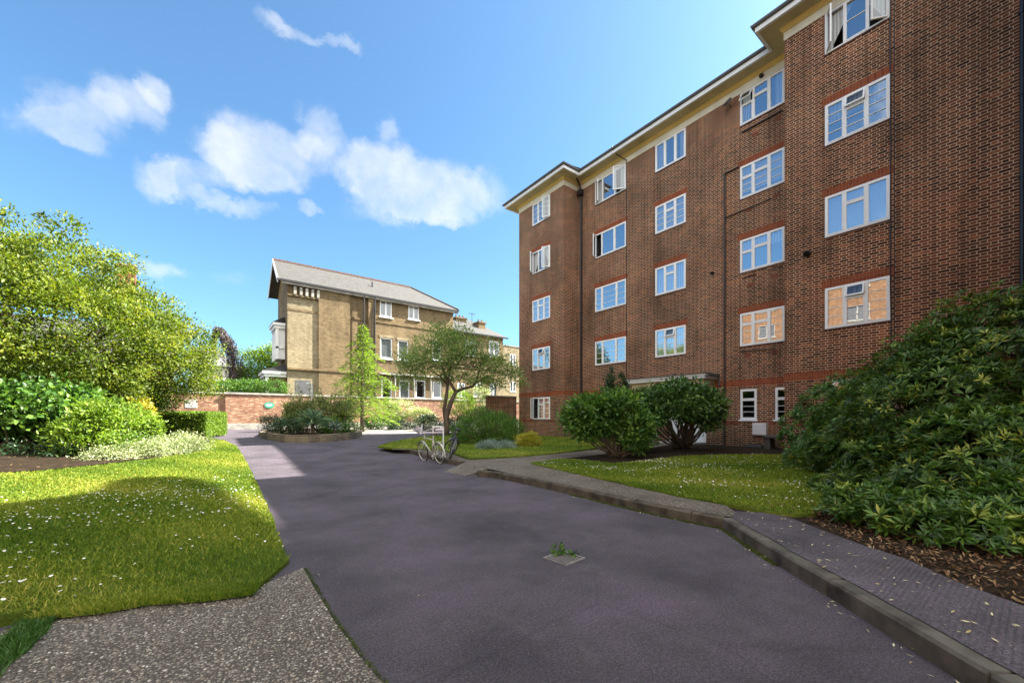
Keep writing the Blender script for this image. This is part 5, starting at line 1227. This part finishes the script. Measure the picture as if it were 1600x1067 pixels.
# planting behind the wall, far left
bush('hedge', [(onY(px, 38), 38, zY(px, 606+random.uniform(-3, 3), 38), .9, .7, .55) for px in range(318, 432, 14)], 700, 20, 'mid', 'dark green hedge showing over the coping of the boundary wall', 'hedge', L=.12, cr=.16, stems=0)
tr2 = root('broadleaf_tree', (onY(405, 47), 47, .5), 'bright green round tree behind the wall just left of the yellow brick house', 'tree')
_, c2_ = foliage('t', [lobe(408,572,41,1.9,1.6,1.7), lobe(395,592,41,1.5,1.4,1.3), lobe(428,570,41.5,1.5,1.4,1.9), lobe(418,600,41,2,1.4,1.2)], 520, 26, LF['bright'], tr2, L=.22, cr=.35, lump=.16)
x, y = onY(410, 47.5), 47.5; limbs(tr2, (x, y, .5), (x, y, 3.5), .2, [c2_[i] for i in range(0, 500, 40)], M['bark'], 5, n=10)
# weeping purple tree
wp = root('weeping_tree', (onY(365, 43), 43, .5), 'tall narrow weeping purple leaved tree with arched drooping tip behind the wall', 'tree')
D_ = 38.5; arch = [B(px, py, D_) for px, py in ((368,612),(366,580),(363,550),(357,532),(350,519),(343,512),(337,514),(334.5,522),(334,534))]
mb = MB(); mb.tube([(arch[0][0], arch[0][1], .5)]+arch, [.22,.2,.17,.13,.1,.08,.06,.05,.03,.02], 7); part(mb, 'trunk', 'bark', wp, smooth=True)
ps = []
for k in range(900):
    t = random.random()**.8*8.99; i = min(7, int(t)); f = t-i; A = Vector(arch[i]).lerp(Vector(arch[i+1]), min(1, f)); wdt = [1.15,1.0,.75,.5,.32,.2,.14,.1,.08][i]
    A += Vector((random.gauss(0, wdt*.5), random.gauss(0, wdt*.5), random.gauss(0, .12))); ln = random.uniform(.3, 1.3)*[1,1,1,.9,.6,.35,.3,.4,.4][i]
    for j in range(int(ln*16)+2): ps.append((A.x+random.gauss(0, .05), A.y+random.gauss(0, .05), A.z-ln*random.random()))
ps = np.array(ps); ps = ps[ps[:, 2] > 2.2]; n = len(ps); d = unit(rng.normal(0, .35, (n, 3))+np.array([0, 0, -1])); V, F = leaf_quads(ps, d, unit(rng.normal(size=(n, 3))), rng.uniform(.12, .26, n), rng.uniform(.02, .05, n)); t = rng.random(n)
adopt(quadmesh('crown', V, F, LF['purple'], None, np.concatenate([t, t])), wp)

# planter with yucca
pc = [onz(px, py, gz) for px, py in ((404,682),(420,687),(445,691),(480,692),(515,690),(545,687),(562,683),(566,679),(540,675),(470,672),(415,675))]
pz = gz(*pc[3]); pl = root('raised_planter', (*pc[3], pz), 'low kidney shaped stone planter in the middle of the turning area', 'planter')
mb = MB(); n_ = len(pc); ctr_ = Vector((sum(p[0] for p in pc)/n_, sum(p[1] for p in pc)/n_)); inn = [tuple(ctr_+(Vector(p)-ctr_)*(1-.3/max(.5,(Vector(p)-ctr_).length))) for p in pc]
HP = .36; vs = []
for o_, i_ in zip(pc, inn): vs += [(o_[0], o_[1], pz-.2), (o_[0], o_[1], pz+HP+random.uniform(-.02, .02)), (i_[0], i_[1], pz+HP), (i_[0], i_[1], pz-.2)]
mb.add(vs, [(4*k+s_, 4*((k+1)%n_)+s_, 4*((k+1)%n_)+s_+1, 4*k+s_+1) for k in range(n_) for s_ in range(3)])
M['rubble'] = m_brick('rubble_stone', [(.2,.16,.11),(.3,.24,.17),(.16,.12,.085)], (.1,.08,.06), bw=.4, bh=.12, ms=.02, bump=1)
part(mb, 'stone_edging', 'rubble', pl, bevel=.02)
mb = MB(); mb.add([(p[0], p[1], pz+HP-.06) for p in inn], [tuple(range(n_))]); part(mb, 'soil', 'soil', pl)
x, y = onz(489, 689, gz); mb = MB(); mb.box(x-.28, y-.03, pz+.0, x+.28, y+.02, pz+.26); part(mb, 'pale_stone', 'pale', pl, bevel=.03)
def yucca(px, py, D, n, L, leafm, label, name='yucca', zb=None, w=.03, droop=.35):
    x, y, z = B(px, py, D); r = root(name, (x, y, zb if zb is not None else z), label, 'plant')
    p = np.tile(np.array([[x, y, z]]), (n, 1))+rng.normal(0, .06, (n, 3)); th = rng.uniform(0, 6.28, n); e = np.arcsin(rng.uniform(-.15, 1, n))
    d = np.stack([np.cos(th)*np.cos(e), np.sin(th)*np.cos(e), np.sin(e)], 1); ln = L*rng.uniform(.75, 1.1, n); nm = np.tile(np.array([[0, 0, 1.]]), (n, 1))+rng.normal(0, .2, (n, 3))
    V, F = leaf_quads(p, d, nm, ln, np.full(n, w), .5); t = rng.random(n); adopt(quadmesh('leaves', V, F, LF[leafm], None, np.concatenate([t, t])), r)
    mb = MB(); mb.tube([(x, y, (zb if zb is not None else z)-.1), (x, y, z+.05)], [.09, .07], 7); part(mb, 'stem', 'bark', r, smooth=True); return r
zp = pz+HP
yucca(489,660,19.7,190,.92,'sword','spiky blue green yucca in the centre of the raised planter', zb=zp)
yucca(440,664,20.5,60,.5,'sword','small spiky plant at the left of the raised planter', zb=zp)
yucca(538,652,21.5,90,.62,'olive','pale yellow green spiky plant at the right of the raised planter', zb=zp)
yucca(523,668,20.0,90,.45,'silver','small silvery spiky plant at the right front of the raised planter', zb=zp)
bush('low_shrub', [lobe(425,662,20.6,.55,.5,.42), lobe(450,667,20.2,.5,.4,.35)], 170, 22, 'dark', 'dark green low shrub at the left end of the raised planter', L=.08, stems=4, z0=zp)
bush('low_shrub', [lobe(468,655,21,.6,.5,.4)], 110, 22, 'olive', 'olive green low shrub behind the yucca in the raised planter', L=.09, stems=4, z0=zp)
bush('low_shrub', [lobe(520,664,21.2,.6,.5,.42), lobe(548,668,21,.4,.4,.3)], 150, 24, 'mid', 'mid green low shrub filling the right half of the raised planter', L=.09, stems=4, z0=zp)
bush('low_shrub', [lobe(500,640,22,.8,.6,.5), lobe(465,640,21.8,.6,.5,.42), lobe(535,640,22.2,.5,.5,.4)], 260, 24, 'olive', 'loose olive green shrub rising at the back of the raised planter', L=.1, cr=.16, stems=12, z0=zp, lump=.2)
def wispy(px0, px1, py0, py1, D, n, leafm, label, zb, name='tall_grass_shrub', L=.11, per=9):
    cx, cy, _ = B((px0+px1)/2, 640, D); r = root(name, (cx, cy, zb), label, 'shrub'); mb = MB(); ps = []
    for k in range(n):
        t = Vector(B(random.uniform(px0, px1), random.uniform(py0, py1), D+random.uniform(-.5, .5))); b = Vector((cx+(t.x-cx)*.35, cy+(t.y-cy)*.35, zb-.05)); m = b.lerp(t, .5)+Vector((0, 0, .2))
        mb.tube([b, m, t], [.009, .006, .003], 4)
        for j in range(per*3): q2 = m.lerp(t, random.random()*1.05); ps.append((q2.x+random.gauss(0, .07), q2.y+random.gauss(0, .07), q2.z+random.gauss(0, .07)))
    part(mb, 'stems', 'bark2', r); ps = np.array(ps); n = len(ps); V, F = leaf_quads(ps, unit(rng.normal(0, .6, (n, 3))+np.array([0, 0, .8])), unit(rng.normal(size=(n, 3))), rng.uniform(.6, 1.3, n)*L, rng.uniform(.15, .25, n)*L); t = rng.random(n)
    adopt(quadmesh('foliage', V, F, LF[leafm], None, np.concatenate([t, t])), r); return r
wispy(448,500,598,650,21.5,60,'olive','thin twiggy olive shrub standing tall at the left of the raised planter',zp)
wispy(495,545,604,650,22,60,'olive','thin twiggy yellowish shrub behind the yucca in the raised planter',zp)
bush('low_shrub', [lobe(45,705,11.3,.7,.4,.2), lobe(100,708,11.4,.5,.4,.2)], 90, 14, 'dark', 'thin dark ground cover on the soil under the leftmost shrub', L=.09, cr=.14, stems=0, z0=.2)
wispy(440,470,625,655,21.5,26,'olive','short twiggy shrub beside the left end of the planter',zp)
x, y, _ = B(487, 640, 21.8); pr = root('white_pole', (x, y, zp), 'thin white pole with a bent top standing in the raised planter', 'pole')
mb = MB(); zt = B(487, 602, 21.8)[2]; mb.tube([(x, y, zp-.05), (x, y, zt)], .045, 8); part(mb, 'pole', 'white', pr); mb = MB(); mb.tube([(x, y, zt), (x-.1, y, zt+.1), (x-.25, y, zt+.08)], .035, 8); part(mb, 'bracket', 'white', pr)

# light conifer by the wall
x, y, _ = B(566, 670, 28); gz_ = gz(x, y); cf = root('conifer_tree', (x, y, gz_), 'light green feathery conifer in front of the yellow brick house', 'tree')
topz = B(566, 508, 28)[2]; ps = []; dd = []; mb = MB(); mb.tube([(x, y, gz_-.1), (x, y, gz_+2), (x+.05, y, topz-.3)], [.16, .12, .02], 8)
nb = 95
for k in range(nb):
    f = (k/nb)**.9; zc = gz_+.9+(topz-gz_-.9)*f; Lb = (2.6*(1-f)**.9+.1)*random.uniform(.4, 1.4); th = k*2.4+random.uniform(-.3, .3)
    s_ = Vector((x, y, zc)); dr_ = Vector((math.cos(th), math.sin(th), .12)); e = s_+dr_*Lb+Vector((0, 0, -.28*Lb)); m = s_+dr_*Lb*.55+Vector((0, 0, .06))
    mb.tube([s_, m, e], [.03, .02, .006], 4)
    for j in range(int(Lb*72)+12):
        t = random.random()**.8; q2 = (s_.lerp(m, t*2) if t < .5 else m.lerp(e, t*2-1)); sp_ = .24*Lb*(1-t*.6)+.04
        side_ = Vector((-math.sin(th), math.cos(th), 0))*random.gauss(0, sp_); ps.append(q2+side_+Vector((0, 0, random.gauss(-.05, .05)))); dd.append(dr_*.7+side_.normalized()*.6+Vector((0, 0, random.gauss(-.15, .3))))
part(mb, 'trunk', 'bark2', cf, smooth=True); ps = np.array([tuple(p) for p in ps]); dd = unit(np.array([tuple(p) for p in dd])); n = len(ps)
V, F = leaf_quads(ps, dd, unit(rng.normal(0, .4, (n, 3))+np.array([0, 0, 1])), rng.uniform(.12, .28, n), rng.uniform(.015, .035, n)); t = rng.random(n); adopt(quadmesh('crown', V, F, LF['bright'], None, np.concatenate([t, t])), cf)
# shrubs along the far wall
def wallbush(px, py, D, rx, rz, leafm, label, nc=150, L=.1, **k): return bush('wall_shrub', [lobe(px, py, D, rx, .6, rz)] + [lobe(px+random.uniform(-1, 1)*rx*12, py+random.uniform(-.6, .6)*rz*14, D, rx*.6, .5, rz*.6) for _ in range(2)], nc, 24, leafm, label, L=L, stems=5, z0=gz(0, 33)-.05, group='shrubs along the far wall', **k)
wallbush(628,640,32,1.2,.8,'white','cream flowering shrub spilling over the far wall, left of the small tree',nc=230)
wallbush(660,650,32,.9,.6,'white','smaller cream flowering shrub against the far wall, beside the larger one',nc=140)
wallbush(604,640,32,.8,.9,'bright','lime green climber on the far wall beside the conifer')
wallbush(588,661,31,1.0,.45,'mid','low green shrub at the foot of the far wall by the conifer')
wallbush(630,664,31,1.3,.4,'dark','low dark green shrub at the foot of the far wall, centre')
wallbush(672,660,30,1.1,.55,'dark','dark green shrub at the far wall left of the small tree trunk')
wallbush(545,640,29.5,.8,.8,'olive','olive green shrub between the planter and the conifer')
wallbush(718,630,30,1.3,1.1,'bright','bright green shrub at the far wall behind the small tree trunk',nc=230)
wallbush(745,622,31,.9,.9,'varie','pale green shrub at the far wall right of the small tree trunk')
wallbush(722,662,27,1.2,.5,'dark','low dark shrub behind the small tree trunk')
wallbush(772,645,27,1.3,.7,'mid','green shrub at the foot of the short dark wall')
x, y, _ = B(339+5, 668, 33); bush('weed', [lobe(342,661,33,.45,.3,.22)], 30, 18, 'bright', 'small green weed at the foot of the boundary wall', 'weed', L=.1, cr=.08, stems=0, z0=gz(0, 33))
# small tree on the island lawn
x, y = 10.3, 19.6; g_ = hr(x, y); D_ = 22.0
st = root('small_tree', (x, y, g_), 'small spreading tree with forked dark trunk on the island lawn before the yellow house', 'tree')
def Q(px, py, dd=0): return B(px, py, D_+dd)
lob = [lobe(700,528,22,1.25,1.2,.95), lobe(660,555,22,1.2,1.2,.9), lobe(712,552,21.6,1.3,1.1,.8), lobe(748,550,22,1.2,1.1,.75), lobe(645,585,22.2,.95,.9,.6), lobe(775,572,21.8,1.0,.9,.65), lobe(695,580,22.3,1.3,1,.5), lobe(798,580,22,.55,.6,.4), lobe(740,592,22.3,.9,.7,.35)]
_, c_ = foliage('t', lob+[lobe(768,598,21.8,.8,.7,.3), lobe(805,600,21.6,.4,.4,.3), lobe(632,560,22,.6,.6,.5)], 700, 24, m_leaf('leaf_small_tree', [(.06,.11,.035),(.12,.20,.055),(.21,.31,.09),(.40,.44,.20)], .5, .42), st, L=.12, cr=.2, thick=.75, lump=.18, tone=(.25, .18), asp=.5)
mb = MB()
def br(pts, rr): mb.tube([Q(*p) for p in pts], rr, 8)
b0 = (698, 684)
mb.tube([(x+.02, y, g_-.1), Q(698,668), Q(698,650), Q(704,630), Q(712,612)], [.2,.16,.145,.13,.1], 10)
mb.tube([Q(697,662), Q(694,640,.1), Q(698,615,.1), Q(700,595,.2), Q(694,582,.2), Q(686,560,.2), Q(680,535)], [.12,.11,.095,.08,.06,.04,.015], 8)
br([(712,612),(724,607),(738,604),(745,596),(747,585),(752,568,-.2),(760,552,-.2)], [.09,.085,.075,.065,.05,.03,.012])
br([(712,612),(706,602),(700,590),(704,575),(706,555),(712,530)], [.09,.08,.07,.055,.035,.012])
br([(698,600,.2),(688,588,.3),(672,578,.3),(655,572,.3),(640,566,.3)], [.06,.05,.035,.02,.008]); br([(704,575),(716,566,-.2),(726,552,-.2),(738,540,-.2)], [.04,.03,.02,.008])
br([(722,607),(718,595),(724,585),(732,575)], [.035,.03,.02,.008]); br([(745,596),(760,590),(775,583),(790,575)], [.04,.03,.018,.006]); br([(694,582),(700,560,.3),(690,530,.3)], [.03,.02,.008])
for i in range(0, 600, 12):
    t = Vector(c_[i]); s_ = Vector(Q(*random.choice([(700,575),(712,560),(750,575),(670,575),(690,560),(730,560)]))); mb.tube([s_, s_.lerp(t, .5)+Vector((0, 0, .08)), t], [.014, .01, .004], 4)
part(mb, 'trunk', 'bark', st, smooth=True)
# island shrubs
bush('evergreen_shrub', [lobe(735,672,17.6,.75,.7,.55), lobe(775,668,17.8,.85,.75,.62), lobe(750,662,18,.7,.7,.6), lobe(800,674,17.4,.45,.5,.45)], 620, 34, 'mid', 'rounded feathery dark green shrub on the island lawn beside the bicycles', L=.12, asp=.14, cr=.12, stems=8, z0=.28, tone=(.2, .2), up=.8)
bush('silver_shrub', [lobe(765,700,15.6,.5,.45,.27), lobe(790,700,15.8,.45,.42,.27)], 260, 26, 'silver', 'low mound of silvery blue leaves in front of the dark green shrub', L=.06, asp=.25, cr=.06, stems=0, z0=.2)
bush('golden_shrub', [lobe(826,692,16.6,.5,.48,.42)], 260, 26, 'yellow', 'small round golden yellow shrub at the right of the silver mound', L=.05, cr=.06, stems=3, z0=.26)
# two open stemmed shrubs and conifers in front of the flats
def stemmy(name, base, lobes, nc, label, ns, leafm='mid', L=.13, per=20):
    r = root(name, (*base, hr(*base)), label, 'shrub', 'open shrubs in front of the porch'); _, c = foliage('f', lobes, nc, per, LF[leafm], r, L, .5, .12, .45, .35, .14, (.24, .16), cname='foliage'); mb = MB(); rd = random.Random(len(label))
    for i in range(ns):
        t = Vector(c[rd.randrange(len(c))]); b = Vector((base[0]+rd.uniform(-.22, .22), base[1]+rd.uniform(-.22, .22), hr(*base)-.06)); m = b.lerp(t, .45)+Vector((rd.uniform(-.1, .1), rd.uniform(-.1, .1), -.05)); w = rd.uniform(.7, 1.3)
        mb.tube([b, b.lerp(m, .5)+Vector((rd.uniform(-.04, .04), 0, .02)), m, m.lerp(t, .5)+Vector((rd.uniform(-.07, .07), rd.uniform(-.07, .07), .06)), t], [.032*w, .026*w, .02*w, .012*w, .004], 6)
    part(mb, 'stems', 'bark2', r, smooth=True); return r
bA = onz(965, 711, hr); stemmy('open_shrub', bA, [lobe(922,638,12.6,.65,.6,.36), lobe(965,630,12.4,.6,.6,.36), lobe(900,655,12.7,.4,.45,.36), lobe(990,662,12.3,.5,.5,.42), lobe(935,664,12.5,.45,.4,.25), lobe(995,688,12.2,.35,.3,.28), lobe(912,672,12.5,.35,.3,.25)], 520, 'glossy green shrub with bare leaning stems, left of the pair in front of the porch', 44)
bBx = onz(1066, 699, hr); stemmy('open_shrub', bBx, [lobe(1055,618,13.6,.85,.8,.42), lobe(1103,630,13.5,.55,.5,.36), lobe(1015,628,13.6,.6,.6,.36), lobe(1075,640,13.3,.6,.5,.3), lobe(1020,650,13.3,.4,.4,.28), lobe(1112,655,13.4,.3,.3,.3), lobe(1010,672,13.2,.25,.25,.2)], 720, 'glossy green shrub with many bare stems, right of the pair covering the porch door', 75, 'glossy', L=.14)
for px, py0, lab in ((954, 582, 'slim dark columnar conifer behind the open shrubs, the left one of two'), (973, 588, 'slim dark columnar conifer behind the open shrubs, the right one of two')):
    D2 = 14.6; X_ = B(px, 640, D2); zt = B(px, py0, D2)[2]
    bush('columnar_conifer', [(X_[0], X_[1], .5+(zt-.5)*f, w_, w_, (zt-.5)*.2) for f, w_ in ((.2,.3),(.45,.32),(.68,.27),(.87,.15))], 260, 26, 'dark', lab, 'conifer', L=.09, asp=.3, cr=.05, stems=3, z0=.36, up=1.2, thick=.5, group='columnar conifers by the porch')
bush('low_shrub', [lobe(1268,703,10.5,.4,.4,.3)], 60, 14, 'mid', 'low green shrub on the lawn edge at the foot of the rhododendron', L=.1, stems=3, z0=.25)

# the big rhododendron on the right
def rosettes(lobes, nc, mat, r, L=.13, per=9, cname='foliage', cut=None, thick=.22, lump=.1, w=.2, tilt=(.25, .25)):
    c, cn = shell(lobes, nc, thick, lump, cut); ax = unit(cn*.8+np.array([0, 0, .75])+rng.normal(0, .3, (nc, 3))); a = unit(np.cross(ax, rng.normal(size=(nc, 3)))); b = np.cross(ax, a)
    k = np.repeat(np.arange(nc), per); n = len(k); th = np.tile(np.arange(per)*2*np.pi/per, nc)+rng.normal(0, .25, n)+np.repeat(rng.uniform(0, 6, nc), per)
    e = rng.uniform(.1, .95, n); d = unit((a[k]*np.cos(th)[:, None]+b[k]*np.sin(th)[:, None])*np.cos(e)[:, None]+ax[k]*np.sin(e)[:, None]); ln = L*rng.uniform(.65, 1.15, n)*np.repeat(rng.uniform(.8, 1.15, nc), per)
    V, F = leaf_quads(c[k]+d*.012, d, ax[k]+rng.normal(0, .15, (n, 3)), ln, ln*w*.62, .22)
    t = np.clip(.38+rng.normal(0, .18, nc)[k]+rng.normal(0, .14, n), 0, 1); y = rng.random(nc) < .06; t = np.where(y[k], .75+rng.random(n)*.25, t)
    return adopt(quadmesh(cname, V, F, mat, None, np.concatenate([t, t])), r), c
R_ = rb = root('rhododendron', (8.2, 1.4, .15), 'huge dark green rhododendron bush filling the right foreground beside the pavement', 'shrub')
rlob = [lobe(1400,805,5.5,.55,.5,.42), lobe(1480,820,4.9,.6,.5,.42), lobe(1580,815,4.5,.7,.5,.5), lobe(1345,765,6.8,.55,.5,.5), lobe(1490,650,6.3,1.25,1.2,1.33), lobe(1600,605,6.0,1.4,1.4,1.38), lobe(1400,680,7.2,1.0,1.0,1.05), lobe(1345,695,8.2,.85,.9,.9), lobe(1540,740,5.4,1.0,.9,.95), lobe(1640,760,5.2,1.0,.9,1.2), lobe(1430,740,6.3,.85,.8,.75), lobe(1375,640,8.0,.8,.8,.75)]
rlob += [lobe(1420,835,5.1,.5,.4,.25), lobe(1335,800,6.1,.4,.4,.25), lobe(1300,775,7.0,.45,.4,.32), lobe(1390,808,4.65,.36,.33,.27), lobe(1335,795,5.2,.36,.33,.27), lobe(1450,822,4.35,.36,.3,.27), lobe(1530,835,4.1,.36,.3,.28), lobe(1600,845,4.0,.36,.3,.28)]
_, rc_ = rosettes(rlob, 12500, LF['rhodo'], rb, L=.118, cut=lambda p: p[:, 2] > .2, lump=.14)
rcen = rc_.mean(0); mb = MB()
for i in range(70):
    t = Vector(rc_[random.randrange(len(rc_))]); b = Vector((rcen[0]+(t.x-rcen[0])*.45+random.uniform(-.3, .3), rcen[1]+(t.y-rcen[1])*.45+random.uniform(-.3, .3), .1)); m = b.lerp(t, .6)+Vector((0, 0, .1)); mb.tube([b, m, t], [.03, .02, .006], 6)
part(mb, 'stems', 'bark', rb, smooth=True)
yl_, _ = rosettes([(B(1488,778,4.9)[0], B(1488,778,4.9)[1], B(1488,778,4.9)[2], .05,.05,.04), (B(1496,832,4.8)[0], B(1496,832,4.8)[1], B(1496,832,4.8)[2], .05,.05,.03)], 3, m_leaf('leaf_yellowed', [(.5,.36,.03),(.6,.45,.05)], .5, .3), rb, L=.12, per=5, cname='yellowed_leaves'); yl_['label'] = 'few yellowed leaves low on the bush'
fs_ = root('leafy_shrub', (9.2, 5.0, .25), 'fresh light green shrub growing at the left edge of the huge rhododendron', 'shrub')
_, fc_ = rosettes([lobe(1262,672,10.3,.55,.6,.62), lobe(1290,640,9.8,.55,.6,.62), lobe(1262,715,9.6,.45,.5,.4), lobe(1310,690,9.0,.7,.7,.8), lobe(1330,610,9.4,.5,.6,.45)], 1500, LF['rhodo2'], fs_, L=.10, per=8, w=.28)
mb = MB()
fm = Vector((*fc_.mean(0)[:2], .25))
for i in range(24): t = Vector(fc_[random.randrange(len(fc_))]); mb.tube([fm+Vector((random.uniform(-.3, .3), random.uniform(-.3, .3), -.05)), (fm.lerp(t, .6)), t], [.02, .014, .005], 5)
part(mb, 'stems', 'bark', fs_, smooth=True)
# weed in the drain
x, y = onz(881, 868, 0); wd = root('weed', (x, y, 0), 'small green weed sprouting from the drain grate', 'weed')
ob, _ = foliage('f', [(x-.02, y+.06, .05, .06, .05, .05), (x+.05, y-.07, .02, .03, .03, .02)], 26, 10, LF['mid'], wd, L=.035, cr=.015, cname='leaves')
